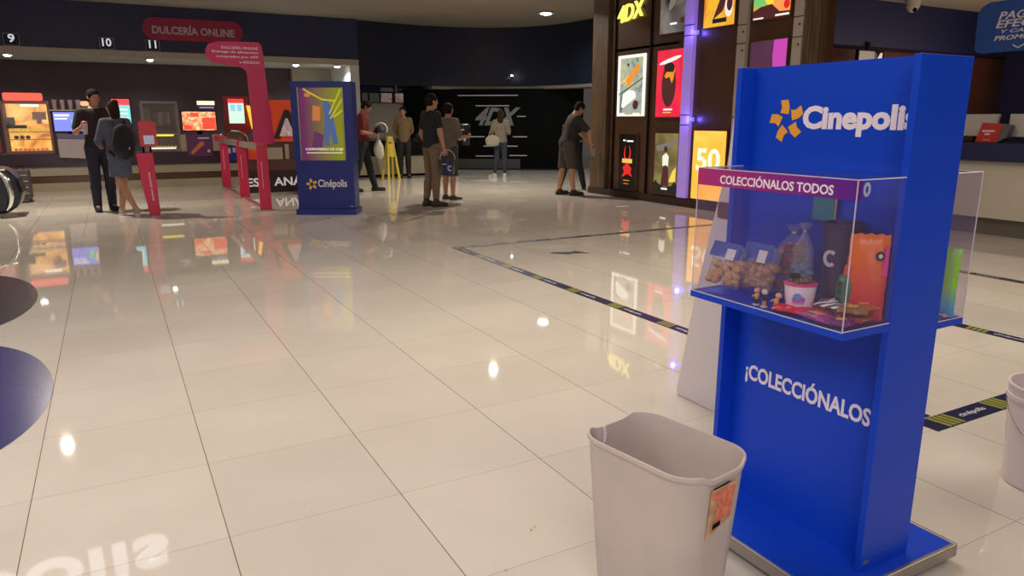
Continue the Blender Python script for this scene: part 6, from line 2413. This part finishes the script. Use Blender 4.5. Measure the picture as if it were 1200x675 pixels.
# 2 woman with the backpack
grey_blue = cloth('grey_blue_knit', (0.105, 0.105, 0.16))
_, W2, T2 = person('woman in grey-blue top and denim skirt from behind, legs crossed by the pink post', (0.10, 11.98), (-0.25, 1.0), 1.62,
       dict(elR=(0.24, -0.02, 1.14), wrR=(0.10, 0.17, 1.16), elL=(-0.25, 0.02, 1.14), wrL=(-0.20, 0.20, 1.08), shw=0.155,
            knR=(0.03, 0.03, 0.49), anR=(-0.05, -0.02, 0.085), knL=(-0.02, -0.03, 0.49), anL=(0.12, -0.16, 0.085), toeL=(0.3, 1, 0), yaw=0.2),
       dict(mat=grey_blue, sleeve=1.75, hem=0.90, ease=0.014), dict(mat=cloth('washed_denim', (0.10, 0.13, 0.20)), kind='skirt', len=0.60), dict(mat=cloth('pinkish_white_canvas', (0.50, 0.36, 0.36)), sole=M['white']), M['skin'], M['hairb'], 'bun')
# 3 man in red
_, W3, T3 = person('man in a dark red polo looking down at his hands, right of the blue kiosk', (4.25, 13.76), (0.96, -0.42), 1.74,
       dict(lean=0.06, pitch=0.55, elR=(0.24, 0.04, 1.13), wrR=(0.09, 0.20, 1.10), elL=(-0.24, 0.0, 1.13), wrL=(-0.09, 0.20, 1.12), pnR=(-0.3, 0, 1), pnL=(0.3, 0, 1), curlR=0.35, curlL=0.35,
            knR=(0.11, -0.08, 0.49), anR=(0.12, -0.20, 0.085), knL=(-0.10, 0.10, 0.49), anL=(-0.11, 0.20, 0.085), girth=1.05),
       dict(mat=cloth('dark_red_pique', (0.15, 0.012, 0.015)), sleeve=0.7, hem=0.87), dict(mat=tee_k, kind='trousers', len=0.06), dict(mat=M['rubber']), M['skind'], M['hair'])
# 4 man in tan
_, W4, T4 = person('man in a tan polo standing hands behind his back by the cream counter', (6.12, 16.55), (-0.30, -0.95), 1.66,
       dict(shw=0.155, elR=(0.215, -0.08, 1.14), wrR=(0.08, -0.17, 0.98), elL=(-0.215, -0.08, 1.14), wrL=(-0.08, -0.17, 0.98), pitch=0.08, yaw=-0.2),
       dict(mat=cloth('tan_pique', (0.20, 0.13, 0.06)), sleeve=0.8, hem=0.88), dict(mat=tee_k, kind='trousers', len=0.06), dict(mat=M['rubber']), M['skind'], M['hair'])
# 5 man in black T-shirt
_, W5, T5 = person('man in black T-shirt and khaki trousers from behind, carrying a navy bucket', (4.44, 10.78), (0.97, 0.16), 1.755,
       dict(elR=(0.27, 0.00, 1.14), wrR=(0.27, 0.06, 0.90), elL=(-0.25, -0.02, 1.13), wrL=(-0.22, 0.08, 0.89), yaw=-0.1, pitch=0.05, arm=1.12, curlR=1.0,
            anR=(0.08, 0.02, 0.085), anL=(-0.12, -0.04, 0.085), girth=1.0),
       dict(mat=tee_k, sleeve=0.6, hem=0.92, ease=0.002), dict(mat=cloth('khaki_twill', (0.20, 0.135, 0.085)), kind='trousers', len=0.13, cuff=0.040, belt=M['black']),
       dict(mat=cloth('dark_brown_suede', (0.055, 0.032, 0.022)), shaft=0.07, sole=M['rubber']), M['skin'], M['hair'])
# 6 companion half hidden
_, W6, T6 = person('person in grey top and shorts, half hidden behind the man in khaki trousers', (5.02, 11.42), (0.85, 0.30), 1.63,
       dict(elR=(0.24, 0.04, 1.13), wrR=(0.22, 0.26, 1.16), elL=(-0.25, 0.0, 1.13), wrL=(-0.18, 0.22, 1.14), yaw=0.3, curlR=0.9),
       dict(mat=cloth('striped_grey_cotton', (0.17, 0.14, 0.12)), sleeve=0.8, hem=0.84, ease=0.012), dict(mat=cloth('grey_cotton', (0.06, 0.055, 0.045)), kind='shorts', len=0.46, ease=0.025), dict(mat=cloth('brown_canvas', (0.06, 0.045, 0.035)), sole=M['white']), M['skin'], M['hair'])
# 7 woman with tote
_, W7, T7 = person('woman in a pale top and blue jeans seen from behind, standing before the 4DX letters', (8.22, 15.62), (0.42, 0.90), 1.60,
       dict(elR=(0.22, 0.0, 1.14), wrR=(0.12, 0.20, 1.12), elL=(-0.23, -0.02, 1.14), wrL=(-0.16, 0.16, 1.10), shw=0.15, knL=(-0.10, 0.0, 0.49), anL=(-0.16, -0.02, 0.085), toeL=(-0.7, 0.6, 0), yaw=-0.2, pitch=0.2),
       dict(mat=cloth('pale_grey_cotton', (0.24, 0.22, 0.17)), sleeve=0.85, hem=0.90, ease=0.01), dict(mat=cloth('blue_denim', (0.035, 0.045, 0.075)), kind='trousers', len=0.08, cuff=0.034, ease=0.006), dict(mat=cloth('white_trainer', (0.62, 0.60, 0.56)), sole=M['white']), M['skin'], M['hairb'], 'long')
# 8 leaning man
_, W8, T8 = person('man in a dark T-shirt and grey shorts leaning forward beside the poster wall', (7.30, 11.28), (0.97, -0.28), 1.72,
       dict(lean=0.28, pitch=0.30, elR=(0.27, 0.33, 1.16), wrR=(0.25, 0.38, 0.90), elL=(-0.24, 0.33, 1.14), wrL=(-0.18, 0.46, 0.98), arm=1.1, girth=1.1, curlR=0.8,
            anR=(0.12, 0.10, 0.085), anL=(-0.12, -0.10, 0.085), knR=(0.11, 0.06, 0.49), knL=(-0.11, -0.05, 0.49)),
       dict(mat=cloth('charcoal_cotton', (0.030, 0.026, 0.020)), sleeve=0.8, hem=0.87), dict(mat=cloth('grey_short_cloth', (0.075, 0.06, 0.045)), kind='shorts', len=0.50, ease=0.025), dict(mat=M['rubber']), M['skin'], M['hair'])
# 9 person hidden behind him
_, W9, T9 = person('person in dark clothes almost wholly hidden behind the leaning man, legs apart', (7.93, 12.05), (0.55, 0.84), 1.50,
       dict(pitch=0.4, elR=(0.19, 0.06, 1.13), wrR=(0.08, 0.22, 1.05), elL=(-0.19, 0.06, 1.13), wrL=(-0.08, 0.22, 1.05), knR=(0.18, 0.02, 0.49), anR=(0.27, 0.0, 0.085), knL=(-0.18, 0.0, 0.49), anL=(-0.28, 0.0, 0.085)),
       dict(mat=tee_k, sleeve=0.8, hem=0.88), dict(mat=cloth('black_trouser_cloth', (0.018, 0.018, 0.02)), kind='trousers', len=0.08), dict(mat=tee_k, sole=M['white']), M['skin'], M['hair'])

# ---- things carried
def wprism(mb, poly, o, u, v, d):
    mb.prism(poly, o, u, v, d)


# cup of man 1
p = W1((0.215, 0.335, 1.21))
t = thing('paper_cup', 'red and white paper cup in the hand of the man in the dark T-shirt', 'cup', p[:])
mb = MB()
mb.lathe([(0.028, -0.10), (0.040, 0.06), (0.042, 0.065), (0.036, 0.065)], p, 20)
part('body', mb, mat('pale_cup', (0.5, 0.42, 0.42), 0.4), t, smooth=True)
mb = MB()
mb.lathe([(0.043, 0.06), (0.043, 0.075), (0.03, 0.085), (0.01, 0.09)], p, 20)
part('lid', mb, mat('red_lid', (0.45, 0.03, 0.08), 0.4), t, smooth=True)
# backpack
p = W2((0.02, -0.26, 1.16))
t = thing('backpack', 'bulky black backpack on the back of the woman in grey-blue', 'backpack', p[:])
f = Field((-0.3, -0.3, -0.35), (0.3, 0.3, 0.35), 0.011)
f.ell((0, 0, -0.05), (0.15, 0.10, 0.22), 0.03)
f.ell((0, -0.05, -0.12), (0.12, 0.085, 0.11), 0.03)
f.ell((0, 0.01, 0.10), (0.12, 0.075, 0.12), 0.04)
me = f.mesh('bag')
me.materials.append(cloth('black_nylon', (0.014, 0.012, 0.018)))
o = bpy.data.objects.new('bag', me)
COL.objects.link(o)
o.parent = t
mb = MB()
for sg in (-1, 1):
    pts = [Vector((sg * 0.07, 0.06, 0.16)), Vector((sg * 0.09, 0.13, 0.26)), Vector((sg * 0.10, 0.27, 0.24)), Vector((sg * 0.12, 0.33, 0.08)), Vector((sg * 0.13, 0.24, -0.14)), Vector((sg * 0.12, 0.05, -0.22))]
    mb.tube([q + p for q in pts], 0.017, 8)
part('strap', mb, M['rubber'], t, smooth=True)
mb = MB()
mb.tube([p + Vector((0.02, -0.137, -0.10)), p + Vector((0.02, -0.141, -0.13))], 0.01)
part('zip_pull', mb, M['alu'], t)
t.rotation_euler = (0, 0, math.atan2(0.35, 1.0))
# hat and bag of man 3
p = W3((0.0, 0.34, 1.17))
t = thing('baseball_cap', 'dark cap with a white rim in the hands of the man in red', 'cap', p[:])
u3 = Vector((0.96, -0.42, 0)).normalized()
mb = MB()
mb.lathe([(0.10, 0), (0.11, 0.01), (0.105, 0.06), (0.07, 0.11), (0.01, 0.125)], p + Vector((0, 0, -0.05)), 24)
part('crown', mb, M['rubber'], t, smooth=True)
mb = MB()
mb.tube([p + Vector((0.02, -0.02, 0.045)) + Vector((math.cos(a) * 0.115 * u3.x, math.cos(a) * 0.115 * u3.y, math.sin(a) * 0.115 - 0.03)) for a in [math.radians(k) for k in range(-30, 151, 15)]], 0.013, 8)
part('rim', mb, M['white'], t, 'white rim', smooth=True)
p = W3((-0.05, 0.30, 0.86))
t = thing('carrier_bag', 'white plastic carrier bag hanging from the hand of the man in red', 'bag', p[:])
f = Field((-0.25, -0.25, -0.3), (0.25, 0.25, 0.3), 0.010)
f.ell((0, 0, -0.06), (0.10, 0.07, 0.15), 0.03)
f.ell((0.03, 0.0, -0.15), (0.07, 0.06, 0.09), 0.03)
f.cap((0, 0, 0.05), (0, 0, 0.20), 0.05, 0.014, 0.04)
me = f.mesh('bag')
me.materials.append(mat('white_plastic_film', (0.55, 0.53, 0.48), 0.35, noise=0.15, nscale=20, bump=0.6, bscale=18))
o = bpy.data.objects.new('bag', me)
COL.objects.link(o)
o.parent = t
mb = MB()
mb.tube([p + Vector((0, 0, 0.18)), p + Vector((0.01, -0.01, 0.25))], 0.010, 8)
part('handle', mb, M['white'], t)


def pop_bucket(p, r0, r1, hh, label, kind):
    t = thing('popcorn_bucket', label, 'bucket', p[:])
    q = Vector(p)
    mb = MB()
    mb.lathe([(r0, 0), (r0 + 0.003, 0.004), (r1, hh), (r1 + 0.006, hh + 0.004), (r1 + 0.006, hh + 0.014), (r1 - 0.006, hh + 0.014), (r0 - 0.006, 0.02)], q, 28)
    part('body', mb, mat('navy_bucket_' + kind, (0.015, 0.018, 0.07) if kind == 'navy' else (0.012, 0.012, 0.013), 0.3), t, smooth=True)
    return t, q


p5 = W5((0.30, 0.10, 0.52))
t, q = pop_bucket(p5, 0.095, 0.115, 0.22, 'navy bucket with a white C, hanging from the hand of the man in khaki', 'navy')
vd = Vector((-0.39, -0.92, 0)).normalized()
vu = Vector((0.92, -0.39, 0)).normalized()
mb = MB()
C_poly = [(0.036 * math.cos(a), 0.042 * math.sin(a)) for a in [math.radians(x) for x in range(45, 316, 15)]] + [(0.020 * math.cos(a), 0.026 * math.sin(a)) for a in [math.radians(x) for x in range(315, 44, -15)]]
mb.prism([(a + 0.035, b) for a, b in C_poly], q + vd * 0.108 + Vector((0, 0, 0.10)), vu, Vector((0, 0, 1)) - vd * -0.09, vd * 0.003)
mb.prism([(-0.085, 0.06), (-0.02, 0.06), (-0.02, 0.07), (-0.085, 0.07)], q + vd * 0.112 + Vector((0, 0, 0.10)), vu, Vector((0, 0, 1)), vd * 0.003)
part('print', mb, em('print_faint_glow', (0.5, 0.5, 0.5), 0.25), t, 'white print')  # print brightened by a weak glow of its own
mb = MB()
mb.tube([q + vu * 0.118 * math.cos(a) + Vector((0, 0, 0.225 + 0.155 * math.sin(a))) for a in [PI * k / 12 for k in range(13)]], 0.004, 8)
part('handle', mb, M['white'], t, smooth=True)
p6 = W6((0.06, 0.30, 1.00))
t, q = pop_bucket(p6, 0.11, 0.125, 0.30, 'black bucket covered in white marks, held by the half hidden person', 'black')
mb = MB()
rnd = random.Random(21)
mb.prism([(a + 0.03, b + 0.01) for a, b in C_poly], q + vd * 0.140 + Vector((0, 0, 0.12)), vu, Z, vd * 0.003)
mb.prism([(-0.09, -0.06), (-0.07, -0.06), (-0.07, 0.10), (-0.09, 0.10)], q + vd * 0.140 + Vector((0, 0, 0.14)), vu, Z, vd * 0.003)
mb.prism([(-0.05, 0.11), (0.02, 0.11), (0.02, 0.125), (-0.05, 0.125)], q + vd * 0.140 + Vector((0, 0, 0.14)), vu, Z, vd * 0.003)
mb.prism([(-0.07, -0.01), (-0.03, -0.01), (-0.03, 0.01), (-0.07, 0.01)], q + vd * 0.140 + Vector((0, 0, 0.14)), vu, Z, vd * 0.003)
for k in range(7):
    a, b = rnd.uniform(-0.08, 0.08), rnd.uniform(-0.09, 0.12)
    mb.prism([(a, b), (a + 0.02, b), (a + 0.02, b + 0.012), (a, b + 0.012)], q + vd * 0.140 + Vector((0, 0, 0.14)), vu, Z, vd * 0.003)
part('print', mb, em('glowing_white_marks', (0.7, 0.7, 0.7), 0.4), t, 'white marks')  # marks glow a little by themselves to stand out from the black
mb = MB()
mb.lathe([(0.128, 0), (0.125, 0.03), (0.09, 0.045)], q + Vector((0, 0, 0.31)), 24)
part('lid', mb, M['blackg'], t, smooth=True)
# tote
p = W7((-0.22, -0.17, 0.98))
t = thing('tote_bag', 'pale cloth tote bag on the shoulder of the woman before the 4DX letters', 'bag', p[:])
f = Field((-0.25, -0.25, -0.25), (0.25, 0.25, 0.3), 0.010)
f.ell((0, 0, -0.02), (0.17, 0.06, 0.13), 0.02)
f.cap((-0.10, 0, -0.10), (0.10, 0, -0.10), 0.05, 0.05, 0.03)
me = f.mesh('bag')
me.materials.append(cloth('pale_canvas', (0.42, 0.39, 0.30)))
o = bpy.data.objects.new('bag', me)
COL.objects.link(o)
o.parent = t
t.rotation_euler = (0, 0, math.atan2(-0.47, 0.88) + 0.0)
mb = MB()
mb.tube([p + Vector((-0.09, 0, 0.09)), p + Vector((-0.02, 0.0, 0.30)), p + Vector((0.05, 0.0, 0.38)), p + Vector((0.06, 0.0, 0.30)), p + Vector((0.09, 0.0, 0.09))], 0.008, 8)
part('strap', mb, M['creamd'], t, smooth=True)
# small phone in the leaning man's hand
p = W8((0.25, 0.42, 0.80))
mb = MB()
mb.prism(rrect(0.075, 0.15, 0.01, 3, -0.037, -0.08), p, vu, Z, vd * 0.009)
solo('phone', mb, mat('grey_phone', (0.25, 0.23, 0.2), 0.3), 'small grey phone in the hand of the leaning man', 'phone')
